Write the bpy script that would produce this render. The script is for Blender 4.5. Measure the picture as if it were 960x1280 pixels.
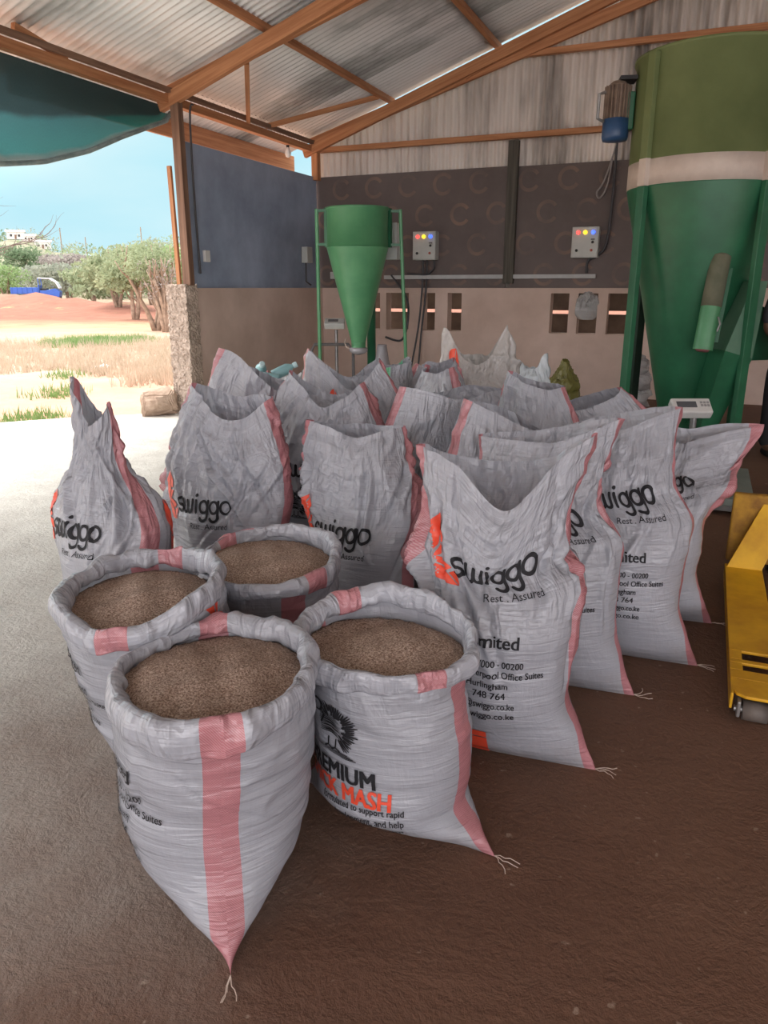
import bpy, bmesh, math, random
import numpy as np
from mathutils import Vector, Matrix

# ------------------------------------------------------------------ camera, sky, sun, exposure
for o in list(bpy.data.objects):
    bpy.data.objects.remove(o)
scene = bpy.context.scene
COL = scene.collection
F_PX, CAM_H, HORIZON_Y, DEPTH_VP_X = 940.0, 1.45, 359.0, 890.0
PITCH = math.atan((640 - HORIZON_Y) / F_PX)
YAW = math.atan((DEPTH_VP_X - 480) / math.hypot(F_PX, 640 - HORIZON_Y))
cam_data = bpy.data.cameras.new('camera')
cam_data.sensor_fit = 'VERTICAL'
cam_data.sensor_height = 36.0
cam_data.lens = F_PX / 1280 * 36.0
cam_data.clip_end = 3000
cam = bpy.data.objects.new('camera', cam_data)
COL.objects.link(cam)
cam.location = (0, 0, CAM_H)
cam.rotation_euler = (math.pi / 2 - PITCH, 0, YAW)
scene.camera = cam

scene.view_settings.view_transform = 'Standard'
scene.view_settings.look = 'None'
scene.view_settings.gamma = 1.0
scene.view_settings.use_curve_mapping = False
scene.view_settings.exposure = 0.88

SUN_DIR = Vector((-0.42, 0.05, 0.90)).normalized()      # the veiled sun: high over the yard on the left
GLOW_DIR = Vector((-0.72, 0.12, 0.68)).normalized()     # overcast brightened out of view, up over the yard, to light the shed
BACK_DIR = Vector((0.15, -0.98, 0.12)).normalized()      # added fill: sky brightened behind the viewer to light the interior
world = bpy.data.worlds.new('overcast_sky')
scene.world = world
world.use_nodes = True
wn, wl = world.node_tree.nodes, world.node_tree.links
wn.clear()
w_out = wn.new('ShaderNodeOutputWorld')
w_bg = wn.new('ShaderNodeBackground')
w_tc = wn.new('ShaderNodeTexCoord')
w_noise = wn.new('ShaderNodeTexNoise'); w_noise.inputs['Scale'].default_value = 2.6; w_noise.inputs['Detail'].default_value = 5
w_map = wn.new('ShaderNodeMapping'); w_map.inputs['Scale'].default_value = (1, 1, 3.2)
wl.new(w_tc.outputs['Generated'], w_map.inputs['Vector']); wl.new(w_map.outputs[0], w_noise.inputs['Vector'])
w_ramp = wn.new('ShaderNodeValToRGB')
w_ramp.color_ramp.elements[0].position = 0.36; w_ramp.color_ramp.elements[0].color = (0.52, 0.86, 0.97, 1)
w_ramp.color_ramp.elements[1].position = 0.64; w_ramp.color_ramp.elements[1].color = (0.72, 0.95, 1.0, 1)
wl.new(w_noise.outputs['Fac'], w_ramp.inputs['Fac'])
w_dot = wn.new('ShaderNodeVectorMath'); w_dot.operation = 'DOT_PRODUCT'; w_dot.inputs[1].default_value = GLOW_DIR
w_nrm = wn.new('ShaderNodeVectorMath'); w_nrm.operation = 'NORMALIZE'
wl.new(w_tc.outputs['Generated'], w_nrm.inputs[0]); wl.new(w_nrm.outputs[0], w_dot.inputs[0])
w_glow = wn.new('ShaderNodeMapRange'); w_glow.interpolation_type = 'SMOOTHSTEP'
w_glow.inputs['From Min'].default_value = 0.66; w_glow.inputs['From Max'].default_value = 0.97
w_glow.inputs['To Min'].default_value = 0.0; w_glow.inputs['To Max'].default_value = 2.3
wl.new(w_dot.outputs['Value'], w_glow.inputs['Value'])
w_warm = wn.new('ShaderNodeMapRange'); w_warm.interpolation_type = 'SMOOTHSTEP'
w_warm.inputs['From Min'].default_value = 0.72; w_warm.inputs['From Max'].default_value = 0.95
wl.new(w_dot.outputs['Value'], w_warm.inputs['Value'])
w_mix = wn.new('ShaderNodeMix'); w_mix.data_type = 'RGBA'
w_mix.inputs[7].default_value = (1.0, 0.97, 0.95, 1)
wl.new(w_warm.outputs['Result'], w_mix.inputs[0]); wl.new(w_ramp.outputs['Color'], w_mix.inputs[6])

w_dot2 = wn.new('ShaderNodeVectorMath'); w_dot2.operation = 'DOT_PRODUCT'; w_dot2.inputs[1].default_value = BACK_DIR
wl.new(w_nrm.outputs[0], w_dot2.inputs[0])
w_back = wn.new('ShaderNodeMapRange'); w_back.interpolation_type = 'SMOOTHSTEP'
w_back.inputs['From Min'].default_value = -0.1; w_back.inputs['From Max'].default_value = 0.9
w_back.inputs['To Min'].default_value = 0.54; w_back.inputs['To Max'].default_value = 2.4
wl.new(w_dot2.outputs['Value'], w_back.inputs['Value'])
w_fill_tint = wn.new('ShaderNodeMapRange'); w_fill_tint.interpolation_type = 'SMOOTHSTEP'
w_fill_tint.inputs['From Min'].default_value = -0.45; w_fill_tint.inputs['From Max'].default_value = 0.35
wl.new(w_dot2.outputs['Value'], w_fill_tint.inputs['Value'])
w_mix2 = wn.new('ShaderNodeMix'); w_mix2.data_type = 'RGBA'
w_mix2.inputs[7].default_value = (0.97, 0.925, 0.95, 1)          # near-white tint of the added fill
wl.new(w_fill_tint.outputs['Result'], w_mix2.inputs[0]); wl.new(w_mix.outputs[2], w_mix2.inputs[6])
wl.new(w_mix2.outputs[2], w_bg.inputs['Color'])
w_add = wn.new('ShaderNodeMath'); w_add.operation = 'ADD'
wl.new(w_glow.outputs['Result'], w_add.inputs[0]); wl.new(w_back.outputs['Result'], w_add.inputs[1])
wl.new(w_add.outputs[0], w_bg.inputs['Strength'])
wl.new(w_bg.outputs[0], w_out.inputs['Surface'])

sun_data = bpy.data.lights.new('hazy_sun', 'SUN')
sun_data.energy = 2.8
sun_data.angle = math.radians(50)
sun_data.color = (1.0, 0.95, 0.88)
sun = bpy.data.objects.new('hazy_sun', sun_data)
COL.objects.link(sun)
sun.rotation_euler = SUN_DIR.to_track_quat('Z', 'Y').to_euler()

rng = random.Random(11)
CY, SY = math.cos(YAW), math.sin(YAW)


def V(r, f, z=0.0):
    """A point given by metres to the right of / ahead of the viewer's stand, in world axes."""
    return Vector((r * CY - f * SY, r * SY + f * CY, z))


# ------------------------------------------------------------------ materials
MATS = {}


def new_mat(name):
    m = bpy.data.materials.new(name)
    m.use_nodes = True
    n, l = m.node_tree.nodes, m.node_tree.links
    b = n['Principled BSDF']
    return m, n, l, b


def nd(n, kind, **kw):
    x = n.new(kind)
    for k, v in kw.items():
        setattr(x, k, v)
    return x


def math_node(n, l, op, a, b=None, c=None):
    x = n.new('ShaderNodeMath'); x.operation = op
    for i, v in enumerate((a, b, c)):
        if v is None:
            continue
        if isinstance(v, (int, float)):
            x.inputs[i].default_value = v
        else:
            l.new(v, x.inputs[i])
    return x.outputs[0]


def mix_col(n, l, fac, a, b, mode='MIX'):
    x = n.new('ShaderNodeMix'); x.data_type = 'RGBA'; x.blend_type = mode
    for s, v in ((x.inputs[0], fac), (x.inputs[6], a), (x.inputs[7], b)):
        if isinstance(v, (int, float)):
            s.default_value = v
        elif isinstance(v, tuple):
            s.default_value = (*v[:3], 1)
        else:
            l.new(v, s)
    return x.outputs[2]


def noise(n, l, vec, scale, detail=3, rough=0.55, dist=0.0, mapping=None):
    x = n.new('ShaderNodeTexNoise')
    x.inputs['Scale'].default_value = scale; x.inputs['Detail'].default_value = detail
    x.inputs['Roughness'].default_value = rough; x.inputs['Distortion'].default_value = dist
    if mapping:
        mp = n.new('ShaderNodeMapping'); mp.inputs['Scale'].default_value = mapping[0]
        if len(mapping) > 1:
            mp.inputs['Rotation'].default_value = mapping[1]
        l.new(vec, mp.inputs['Vector']); vec = mp.outputs[0]
    l.new(vec, x.inputs['Vector'])
    return x.outputs['Fac']


def ramp(n, l, fac, stops):
    x = n.new('ShaderNodeValToRGB')
    e = x.color_ramp.elements
    while len(e) < len(stops):
        e.new(0.5)
    for i, (p, c) in enumerate(stops):
        e[i].position = p; e[i].color = (*c, 1) if not isinstance(c, (int, float)) else (c, c, c, 1)
    l.new(fac, x.inputs['Fac'])
    return x.outputs['Color']


def bump(n, l, b, h, strength, dist):
    x = n.new('ShaderNodeBump'); x.inputs['Strength'].default_value = strength; x.inputs['Distance'].default_value = dist
    l.new(h, x.inputs['Height']); l.new(x.outputs[0], b.inputs['Normal'])
    return x


def speckled(name, c1, c2, scale=6, rough=0.7, bump_s=0.0, bump_d=0.01, detail=5, mapping=None, metallic=0.0, lo=0.35, hi=0.65, spec=0.4):
    if name in MATS:
        return MATS[name]
    m, n, l, b = new_mat(name)
    tc = nd(n, 'ShaderNodeTexCoord')
    f = noise(n, l, tc.outputs['Object'], scale, detail, 0.6, 0.0, mapping)
    l.new(ramp(n, l, f, [(lo, c1), (hi, c2)]), b.inputs['Base Color'])
    b.inputs['Roughness'].default_value = rough
    b.inputs['Metallic'].default_value = metallic
    b.inputs['Specular IOR Level'].default_value = spec
    if bump_s:
        f2 = noise(n, l, tc.outputs['Object'], scale * 4, 4, 0.6, 0.0, mapping)
        bump(n, l, b, f2, bump_s, bump_d)
    MATS[name] = m
    return m


def plain(name, c, rough=0.5, metallic=0.0, emit=None):
    if name in MATS:
        return MATS[name]
    m, n, l, b = new_mat(name)
    tc = nd(n, 'ShaderNodeTexCoord')
    f = noise(n, l, tc.outputs['Object'], 9, 3)
    l.new(ramp(n, l, f, [(0.3, tuple(x * 0.92 for x in c)), (0.7, tuple(min(1, x * 1.06) for x in c))]), b.inputs['Base Color'])
    b.inputs['Roughness'].default_value = rough
    b.inputs['Metallic'].default_value = metallic
    if emit:
        b.inputs['Emission Color'].default_value = (*emit[0], 1)
        b.inputs['Emission Strength'].default_value = emit[1]
    MATS[name] = m
    return m


def sack_material(name, perim, striped=True, base=(0.41, 0.425, 0.47), stripe=(0.48, 0.16, 0.185), translucent=0.22, shift=0.0, crumpled=None):
    m, n, l, b = new_mat(name)
    uv = nd(n, 'ShaderNodeUVMap', uv_map='UVMap')
    sep = nd(n, 'ShaderNodeSeparateXYZ'); l.new(uv.outputs[0], sep.inputs[0])
    u, v = sep.outputs[0], sep.outputs[1]
    um = math_node(n, l, 'MULTIPLY', u, perim)
    comb = nd(n, 'ShaderNodeCombineXYZ'); l.new(um, comb.inputs[0]); l.new(v, comb.inputs[1])
    # woven bands: faint weft lines, each a little lighter or darker
    weft = noise(n, l, comb.outputs[0], 1.0, 2, 0.5, 0.0, ((3, 160, 1),))
    warp = noise(n, l, comb.outputs[0], 1.0, 2, 0.5, 0.0, ((170, 3, 1),))
    tone = math_node(n, l, 'ADD', math_node(n, l, 'MULTIPLY', weft, 0.12), math_node(n, l, 'MULTIPLY', warp, 0.07))
    tone = math_node(n, l, 'ADD', tone, 0.905)
    dirt = noise(n, l, comb.outputs[0], 5.0, 4, 0.6)
    low = nd(n, 'ShaderNodeMapRange'); low.inputs['From Min'].default_value = 0.0; low.inputs['From Max'].default_value = 0.16
    low.inputs['To Min'].default_value = 0.55; low.inputs['To Max'].default_value = 0.0
    l.new(v, low.inputs['Value'])
    dfac = math_node(n, l, 'MULTIPLY', ramp(n, l, dirt, [(0.4, 0.0), (0.75, 1.0)]), low.outputs[0])
    col = mix_col(n, l, dfac, base, (0.45, 0.34, 0.26))
    if striped:
        tri = math_node(n, l, 'PINGPONG', math_node(n, l, 'MULTIPLY', math_node(n, l, 'ADD', u, shift), 2.0), 0.5)
        dist = math_node(n, l, 'MULTIPLY', tri, perim / 2)
        mask = math_node(n, l, 'LESS_THAN', dist, 0.041)
        wave = nd(n, 'ShaderNodeTexWave'); wave.wave_type = 'BANDS'; wave.bands_direction = 'DIAGONAL'
        wave.inputs['Scale'].default_value = 125; wave.inputs['Distortion'].default_value = 0.6
        l.new(comb.outputs[0], wave.inputs['Vector'])
        s_col = mix_col(n, l, math_node(n, l, 'MULTIPLY', wave.outputs['Fac'], 0.38), stripe, tuple(x * 0.55 + 0.42 for x in stripe))
        col = mix_col(n, l, mask, col, s_col)
    tcol = mix_col(n, l, 1.0, col, tone, 'MULTIPLY')
    l.new(tcol, b.inputs['Base Color'])
    b.inputs['Roughness'].default_value = 0.26
    b.inputs['Specular IOR Level'].default_value = 0.8
    # tension creases running nearly level across the filled part
    crease = noise(n, l, comb.outputs[0], 1.0, 3, 0.55, 0.6, ((5, 62, 1), (0, 0, 0.10)))
    crumple = noise(n, l, comb.outputs[0], 26.0, 3, 0.55, 0.8)
    fold = noise(n, l, comb.outputs[0], 1.0, 3, 0.55, 1.1, ((8.5, 3.0, 1), (0, 0, 0.3)))
    fold = math_node(n, l, 'ABSOLUTE', math_node(n, l, 'SUBTRACT', fold, 0.5))
    fold2 = noise(n, l, comb.outputs[0], 1.0, 2, 0.5, 1.0, ((15, 7, 1), (0, 0, -0.7)))
    fold2 = math_node(n, l, 'ABSOLUTE', math_node(n, l, 'SUBTRACT', fold2, 0.5))
    folds = math_node(n, l, 'ADD', math_node(n, l, 'MULTIPLY', fold, -6.5), math_node(n, l, 'MULTIPLY', fold2, -3.2))
    slack = nd(n, 'ShaderNodeMapRange'); slack.inputs['From Min'].default_value = 0.48; slack.inputs['From Max'].default_value = 0.72
    slack.inputs['To Min'].default_value = 0.12; slack.inputs['To Max'].default_value = 1.0
    l.new(v, slack.inputs['Value'])
    amount = crumpled if crumpled is not None else slack.outputs[0]
    h = math_node(n, l, 'ADD', math_node(n, l, 'MULTIPLY', crease, 1.0), math_node(n, l, 'MULTIPLY', crumple, 0.35))
    h = math_node(n, l, 'ADD', h, math_node(n, l, 'MULTIPLY', folds, amount))
    bump(n, l, b, h, 0.62, 0.0095)
    tr = nd(n, 'ShaderNodeBsdfTranslucent'); l.new(tcol, tr.inputs['Color'])
    mx = nd(n, 'ShaderNodeMixShader'); mx.inputs[0].default_value = translucent
    l.new(b.outputs[0], mx.inputs[1]); l.new(tr.outputs[0], mx.inputs[2])
    l.new(mx.outputs[0], n['Material Output'].inputs['Surface'])
    MATS[name] = m
    return m


def corrugated_mat(name, cols, scale=1.2, stretch=(1, 1, 1), rough=0.45, metallic=0.35, axis=0):
    m, n, l, b = new_mat(name)
    tc = nd(n, 'ShaderNodeTexCoord')
    f = noise(n, l, tc.outputs['Object'], scale, 5, 0.6, 0.3, (stretch,))
    g = noise(n, l, tc.outputs['Object'], scale * 6, 4, 0.6, 0.0, (stretch,))
    f = math_node(n, l, 'ADD', math_node(n, l, 'MULTIPLY', f, 0.75), math_node(n, l, 'MULTIPLY', g, 0.25))
    sep = nd(n, 'ShaderNodeSeparateXYZ'); l.new(tc.outputs['Object'], sep.inputs[0])
    sheet = math_node(n, l, 'FLOOR', math_node(n, l, 'MULTIPLY', sep.outputs[axis], 1 / 0.76))
    wn_ = nd(n, 'ShaderNodeTexWhiteNoise', noise_dimensions='1D'); l.new(sheet, wn_.inputs['W'])
    f = math_node(n, l, 'ADD', f, math_node(n, l, 'MULTIPLY', math_node(n, l, 'SUBTRACT', wn_.outputs['Value'], 0.62), 0.20))
    l.new(ramp(n, l, f, cols), b.inputs['Base Color'])
    b.inputs['Roughness'].default_value = rough; b.inputs['Metallic'].default_value = metallic
    MATS[name] = m
    return m


def wood(name, c1, c2):
    return speckled(name, c1, c2, 2.2, 0.75, 0.25, 0.004, 5, ((0.6, 14, 14),))


M_WOOD = wood('orange_timber', (0.34, 0.140, 0.060), (0.50, 0.240, 0.112))
M_WOOD_DARK = wood('brown_timber', (0.13, 0.07, 0.045), (0.24, 0.14, 0.09))
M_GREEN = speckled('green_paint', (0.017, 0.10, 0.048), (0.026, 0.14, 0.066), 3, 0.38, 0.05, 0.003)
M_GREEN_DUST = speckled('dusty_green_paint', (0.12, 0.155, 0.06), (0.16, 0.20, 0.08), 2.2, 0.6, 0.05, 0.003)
M_GREEN_LT = speckled('light_green_paint', (0.07, 0.235, 0.11), (0.10, 0.29, 0.14), 3, 0.35, 0.05, 0.003)
M_BAND = speckled('cream_band_paint', (0.50, 0.42, 0.36), (0.62, 0.54, 0.47), 4, 0.6)
M_YELLOW = speckled('worn_yellow_paint', (0.52, 0.26, 0.012), (0.74, 0.42, 0.02), 5, 0.42, 0.1, 0.002)
M_STEEL = speckled('worn_steel', (0.22, 0.22, 0.22), (0.36, 0.35, 0.34), 8, 0.4, metallic=0.7)
M_BLACK = plain('black_rubber', (0.015, 0.015, 0.016), 0.6)
M_CABLE = plain('grey_cable', (0.05, 0.05, 0.055), 0.5)
M_BOXGREY = plain('grey_enamel', (0.50, 0.52, 0.49), 0.45)
M_WHITE = plain('white_plastic', (0.62, 0.62, 0.60), 0.45)
M_INK = plain('black_ink', (0.006, 0.006, 0.009), 0.75)
M_RED = plain('orange_red_ink', (0.72, 0.075, 0.035), 0.45)
M_PLASTER = speckled('brown_plaster', (0.53, 0.405, 0.335), (0.65, 0.51, 0.435), 1.6, 0.85, 0.25, 0.004)
M_CONC_EDGE = speckled('broken_concrete', (0.34, 0.27, 0.215), (0.56, 0.46, 0.38), 9, 0.9, 0.9, 0.03)


def ring_board():
    m, n, l, b = new_mat('black_film_board')
    tc = nd(n, 'ShaderNodeTexCoord')
    sep = nd(n, 'ShaderNodeSeparateXYZ'); l.new(tc.outputs['Object'], sep.inputs[0])
    hx = math_node(n, l, 'MULTIPLY', sep.outputs[0], 1 / 0.52)
    hz = math_node(n, l, 'MULTIPLY', sep.outputs[2], 1 / 0.40)
    row = math_node(n, l, 'FLOOR', hz)
    hx = math_node(n, l, 'ADD', hx, math_node(n, l, 'MULTIPLY', row, 0.5))
    fx = math_node(n, l, 'MULTIPLY', math_node(n, l, 'SUBTRACT', math_node(n, l, 'FRACT', hx), 0.5), 0.52)
    fz = math_node(n, l, 'MULTIPLY', math_node(n, l, 'SUBTRACT', math_node(n, l, 'FRACT', hz), 0.5), 0.40)
    d = math_node(n, l, 'SQRT', math_node(n, l, 'ADD', math_node(n, l, 'MULTIPLY', fx, fx), math_node(n, l, 'MULTIPLY', fz, fz)))
    ring = math_node(n, l, 'LESS_THAN', math_node(n, l, 'ABSOLUTE', math_node(n, l, 'SUBTRACT', d, 0.125)), 0.022)
    ang = math_node(n, l, 'ARCTAN2', fz, fx)
    gap = math_node(n, l, 'GREATER_THAN', math_node(n, l, 'ABSOLUTE', ang), 0.6)
    f = noise(n, l, tc.outputs['Object'], 2.0, 5, 0.6)
    fade = ramp(n, l, f, [(0.38, 0.08), (0.66, 0.8)])
    mask = math_node(n, l, 'MULTIPLY', math_node(n, l, 'MULTIPLY', ring, gap), fade)
    basec = ramp(n, l, noise(n, l, tc.outputs['Object'], 1.1, 6, 0.65), [(0.3, (0.105, 0.084, 0.078)), (0.75, (0.16, 0.128, 0.120))])
    l.new(mix_col(n, l, mask, basec, (0.26, 0.165, 0.125)), b.inputs['Base Color'])
    b.inputs['Roughness'].default_value = 0.55
    b.inputs['Specular IOR Level'].default_value = 0.3
    return m


M_BOARD = ring_board()


# ------------------------------------------------------------------ mesh helpers
def mesh_obj(name, verts, faces, mat, parent=None, smooth=False, loc=None, uvs=None):
    me = bpy.data.meshes.new(name)
    me.from_pydata([tuple(v) for v in verts], [], faces)
    if uvs is not None:
        lay = me.uv_layers.new(name='UVMap')
        lay.data.foreach_set('uv', np.asarray(uvs, dtype=np.float32).ravel())
    me.materials.append(mat)
    if smooth:
        me.polygons.foreach_set('use_smooth', [True] * len(me.polygons))
    me.update()
    o = bpy.data.objects.new(name, me)
    COL.objects.link(o)
    if parent is not None:
        o.parent = parent
    if loc is not None:
        o.location = loc
    return o


def empty(name, loc, label=None, cat=None, group=None, rotz=0.0):
    o = bpy.data.objects.new(name, None)
    COL.objects.link(o)
    o.location = loc
    o.rotation_euler = (0, 0, rotz)
    o.empty_display_size = 0.1
    if label:
        tag(o, label, cat, group)
    return o


def tag(o, label, cat, group=None, kind=None):
    o['label'] = label
    o['category'] = cat
    if group:
        o['group'] = group
    if kind:
        o['kind'] = kind
    return o


def struct(o):
    o['kind'] = 'structure'
    return o


class MB:
    """Collects shapes and links them as one mesh object."""

    def __init__(self):
        self.v, self.f = [], []

    def add(self, verts, faces):
        k = len(self.v)
        self.v += [Vector(p) for p in verts]
        self.f += [tuple(i + k for i in f) for f in faces]
        return self

    def box(self, c, s, rot=None):
        c = Vector(c); h = Vector(s) / 2
        vs = [Vector((x * h.x, y * h.y, z * h.z)) for z in (-1, 1) for y in (-1, 1) for x in (-1, 1)]
        if rot is not None:
            vs = [rot @ p for p in vs]
        return self.add([p + c for p in vs], [(0, 2, 3, 1), (4, 5, 7, 6), (0, 1, 5, 4), (2, 6, 7, 3), (0, 4, 6, 2), (1, 3, 7, 5)])

    def bar(self, a, b, w, h, up=(0, 0, 1)):
        a, b = Vector(a), Vector(b)
        x = (b - a).normalized(); up = Vector(up)
        if abs(x.dot(up)) > 0.98:
            up = Vector((0, 1, 0))
        y = up.cross(x).normalized(); z = x.cross(y)
        R = Matrix((x, y, z)).transposed()
        return self.box((a + b) / 2, ((b - a).length, w, h), R)

    def tube(self, pts, r, seg=8, caps=True):
        pts = [Vector(p) for p in pts]
        rs = r if isinstance(r, (list, tuple)) else [r] * len(pts)
        rings = []
        prev = None
        for i, p in enumerate(pts):
            t = (pts[min(i + 1, len(pts) - 1)] - pts[max(i - 1, 0)]).normalized()
            if prev is None:
                ref = Vector((0, 0, 1)) if abs(t.z) < 0.9 else Vector((1, 0, 0))
                n = t.cross(ref).normalized()
            else:
                n = (prev - t * prev.dot(t)).normalized()
            prev = n
            bn = t.cross(n)
            rings.append([p + (n * math.cos(2 * math.pi * k / seg) + bn * math.sin(2 * math.pi * k / seg)) * rs[i] for k in range(seg)])
        vs = [q for ring in rings for q in ring]
        fs = []
        for i in range(len(rings) - 1):
            for k in range(seg):
                k2 = (k + 1) % seg
                fs.append((i * seg + k, i * seg + k2, (i + 1) * seg + k2, (i + 1) * seg + k))
        if caps:
            fs.append(tuple(range(seg - 1, -1, -1)))
            fs.append(tuple((len(rings) - 1) * seg + k for k in range(seg)))
        return self.add(vs, fs)

    def lathe(self, prof, c=(0, 0, 0), seg=32, close_top=True, close_bot=True):
        c = Vector(c)
        vs = [c + Vector((r * math.cos(2 * math.pi * k / seg), r * math.sin(2 * math.pi * k / seg), z)) for r, z in prof for k in range(seg)]
        fs = []
        for i in range(len(prof) - 1):
            for k in range(seg):
                k2 = (k + 1) % seg
                fs.append((i * seg + k, i * seg + k2, (i + 1) * seg + k2, (i + 1) * seg + k))
        if close_bot:
            fs.append(tuple(range(seg - 1, -1, -1)))
        if close_top:
            fs.append(tuple((len(prof) - 1) * seg + k for k in range(seg)))
        return self.add(vs, fs)

    def prism(self, poly, ext):
        """A polygon (3-D points) pushed along ext."""
        n = len(poly); e = Vector(ext)
        vs = [Vector(p) for p in poly] + [Vector(p) + e for p in poly]
        fs = [tuple(range(n - 1, -1, -1)), tuple(range(n, 2 * n))] + [(i, (i + 1) % n, n + (i + 1) % n, n + i) for i in range(n)]
        return self.add(vs, fs)

    def build(self, name, mat, parent=None, loc=(0, 0, 0), smooth=False, bevel=0.0):
        loc = Vector(loc)
        o = mesh_obj(name, [p - loc for p in self.v], self.f, mat, parent)
        bm = bmesh.new(); bm.from_mesh(o.data); bmesh.ops.recalc_face_normals(bm, faces=bm.faces); bm.to_mesh(o.data); bm.free()
        if parent is None:
            o.location = loc
        if smooth:
            for p in o.data.polygons:
                p.use_smooth = len(p.vertices) == 4
        if bevel:
            md = o.modifiers.new('bevel', 'BEVEL'); md.width = bevel; md.segments = 2; md.limit_method = 'ANGLE'
        return o


def timber(name, a, b, w, h, mat=None, parent=None):
    """A beam whose own X axis runs along it (so the grain does too)."""
    a, b = Vector(a), Vector(b)
    L = (b - a).length
    x = (b - a).normalized(); up = Vector((0, 0, 1))
    if abs(x.dot(up)) > 0.98:
        up = Vector((0, 1, 0))
    y = up.cross(x).normalized(); z = x.cross(y)
    mb = MB().box((0, 0, 0), (L, w, h))
    o = mb.build(name, mat or M_WOOD, None, bevel=0.004)
    mt = Matrix((x, y, z)).transposed().to_4x4(); mt.translation = (a + b) / 2
    if parent is not None:
        o.parent = parent
        mt = Matrix.Translation(-parent.location) @ mt
    o.matrix_local = mt
    return o


def smoothstep(a, b, x):
    t = np.clip((x - a) / (b - a), 0, 1)
    return t * t * (3 - 2 * t)


def hermite(xs, ys, x):
    """C1 interpolation through (xs, ys), overshoot kept small."""
    xs = np.asarray(xs, float); ys = np.asarray(ys, float)
    d = np.diff(ys) / np.diff(xs)
    m = np.zeros_like(ys)
    m[0], m[-1] = d[0], d[-1]
    for i in range(1, len(xs) - 1):
        m[i] = 0 if d[i - 1] * d[i] <= 0 else 2 * d[i - 1] * d[i] / (d[i - 1] + d[i])
    k = np.clip(np.searchsorted(xs, x) - 1, 0, len(xs) - 2)
    h = xs[k + 1] - xs[k]; t = (x - xs[k]) / h
    return (ys[k] * (2 * t**3 - 3 * t**2 + 1) + m[k] * h * (t**3 - 2 * t**2 + t) + ys[k + 1] * (-2 * t**3 + 3 * t**2) + m[k + 1] * h * (t**3 - t**2))


def periodic(vals, u):
    """Catmull-Rom through equally spaced periodic values; u in 0..1."""
    vals = np.asarray(vals, float); n = len(vals)
    p = (np.asarray(u) % 1) * n; i = np.floor(p).astype(int); t = p - i
    if vals.ndim > 1:
        t = t[:, None]
    a, b, c, d = vals[(i - 1) % n], vals[i % n], vals[(i + 1) % n], vals[(i + 2) % n]
    return 0.5 * (2 * b + (c - a) * t + (2 * a - 5 * b + 4 * c - d) * t**2 + (3 * b - a - 3 * c + d) * t**3)


def lattice(r, nu, nv, u, v, wrap=True):
    """Smooth value noise on a nu x nv lattice, periodic in u; u, v in 0..1."""
    g = r.uniform(-1, 1, (nv + 2, nu))
    x = u * nu; y = v * nv
    i = np.floor(x).astype(int); j = np.floor(y).astype(int)
    tx = x - i; ty = y - j
    tx = tx * tx * (3 - 2 * tx); ty = ty * ty * (3 - 2 * ty)
    j = np.clip(j, 0, nv)
    a, b = g[j, i % nu], g[j, (i + 1) % nu]
    c, d = g[j + 1, i % nu], g[j + 1, (i + 1) % nu]
    return (a * (1 - tx) + b * tx) * (1 - ty) + (c * (1 - tx) + d * tx) * ty


# ------------------------------------------------------------------ lettering
def ribbon(pts, w, closed=False):
    """A flat stroke with round ends: verts, faces in 2-D."""
    pts = [Vector((p[0], p[1])) for p in pts]
    n = len(pts); vs, fs = [], []
    for i, p in enumerate(pts):
        a = pts[i - 1] if i > 0 or closed else p
        b = pts[(i + 1) % n] if i < n - 1 or closed else p
        t = (b - a).normalized(); nn = Vector((-t.y, t.x))
        ww = w[i] if isinstance(w, (list, tuple)) else w
        vs += [p + nn * ww / 2, p - nn * ww / 2]
    for i in range(n if closed else n - 1):
        j = (i + 1) % n
        fs.append((2 * i, 2 * i + 1, 2 * j + 1, 2 * j))
    if not closed:
        for e in (0, n - 1):
            ww = w[e] if isinstance(w, (list, tuple)) else w
            k = len(vs)
            vs += [pts[e] + Vector((math.cos(q * math.pi / 4), math.sin(q * math.pi / 4))) * ww / 2 for q in range(8)]
            fs.append(tuple(range(k, k + 8)))
    return vs, fs


def arc(cx, cy, rx, ry, a0, a1, n=14):
    return [(cx + rx * math.cos(math.radians(a0 + (a1 - a0) * i / n)), cy + ry * math.sin(math.radians(a0 + (a1 - a0) * i / n))) for i in range(n + 1)]


def flat_join(parts):
    vs, fs = [], []
    for v, f in parts:
        k = len(vs); vs += [Vector((p[0], p[1])) for p in v]; fs += [tuple(i + k for i in q) for q in f]
    return vs, fs


def place2d(g, sx, sy, dx, dy, rot=0.0):
    c, s = math.cos(rot), math.sin(rot)
    return [Vector((p.x * sx * c - p.y * sy * s + dx, p.x * sx * s + p.y * sy * c + dy)) for p in g[0]], g[1]


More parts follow.
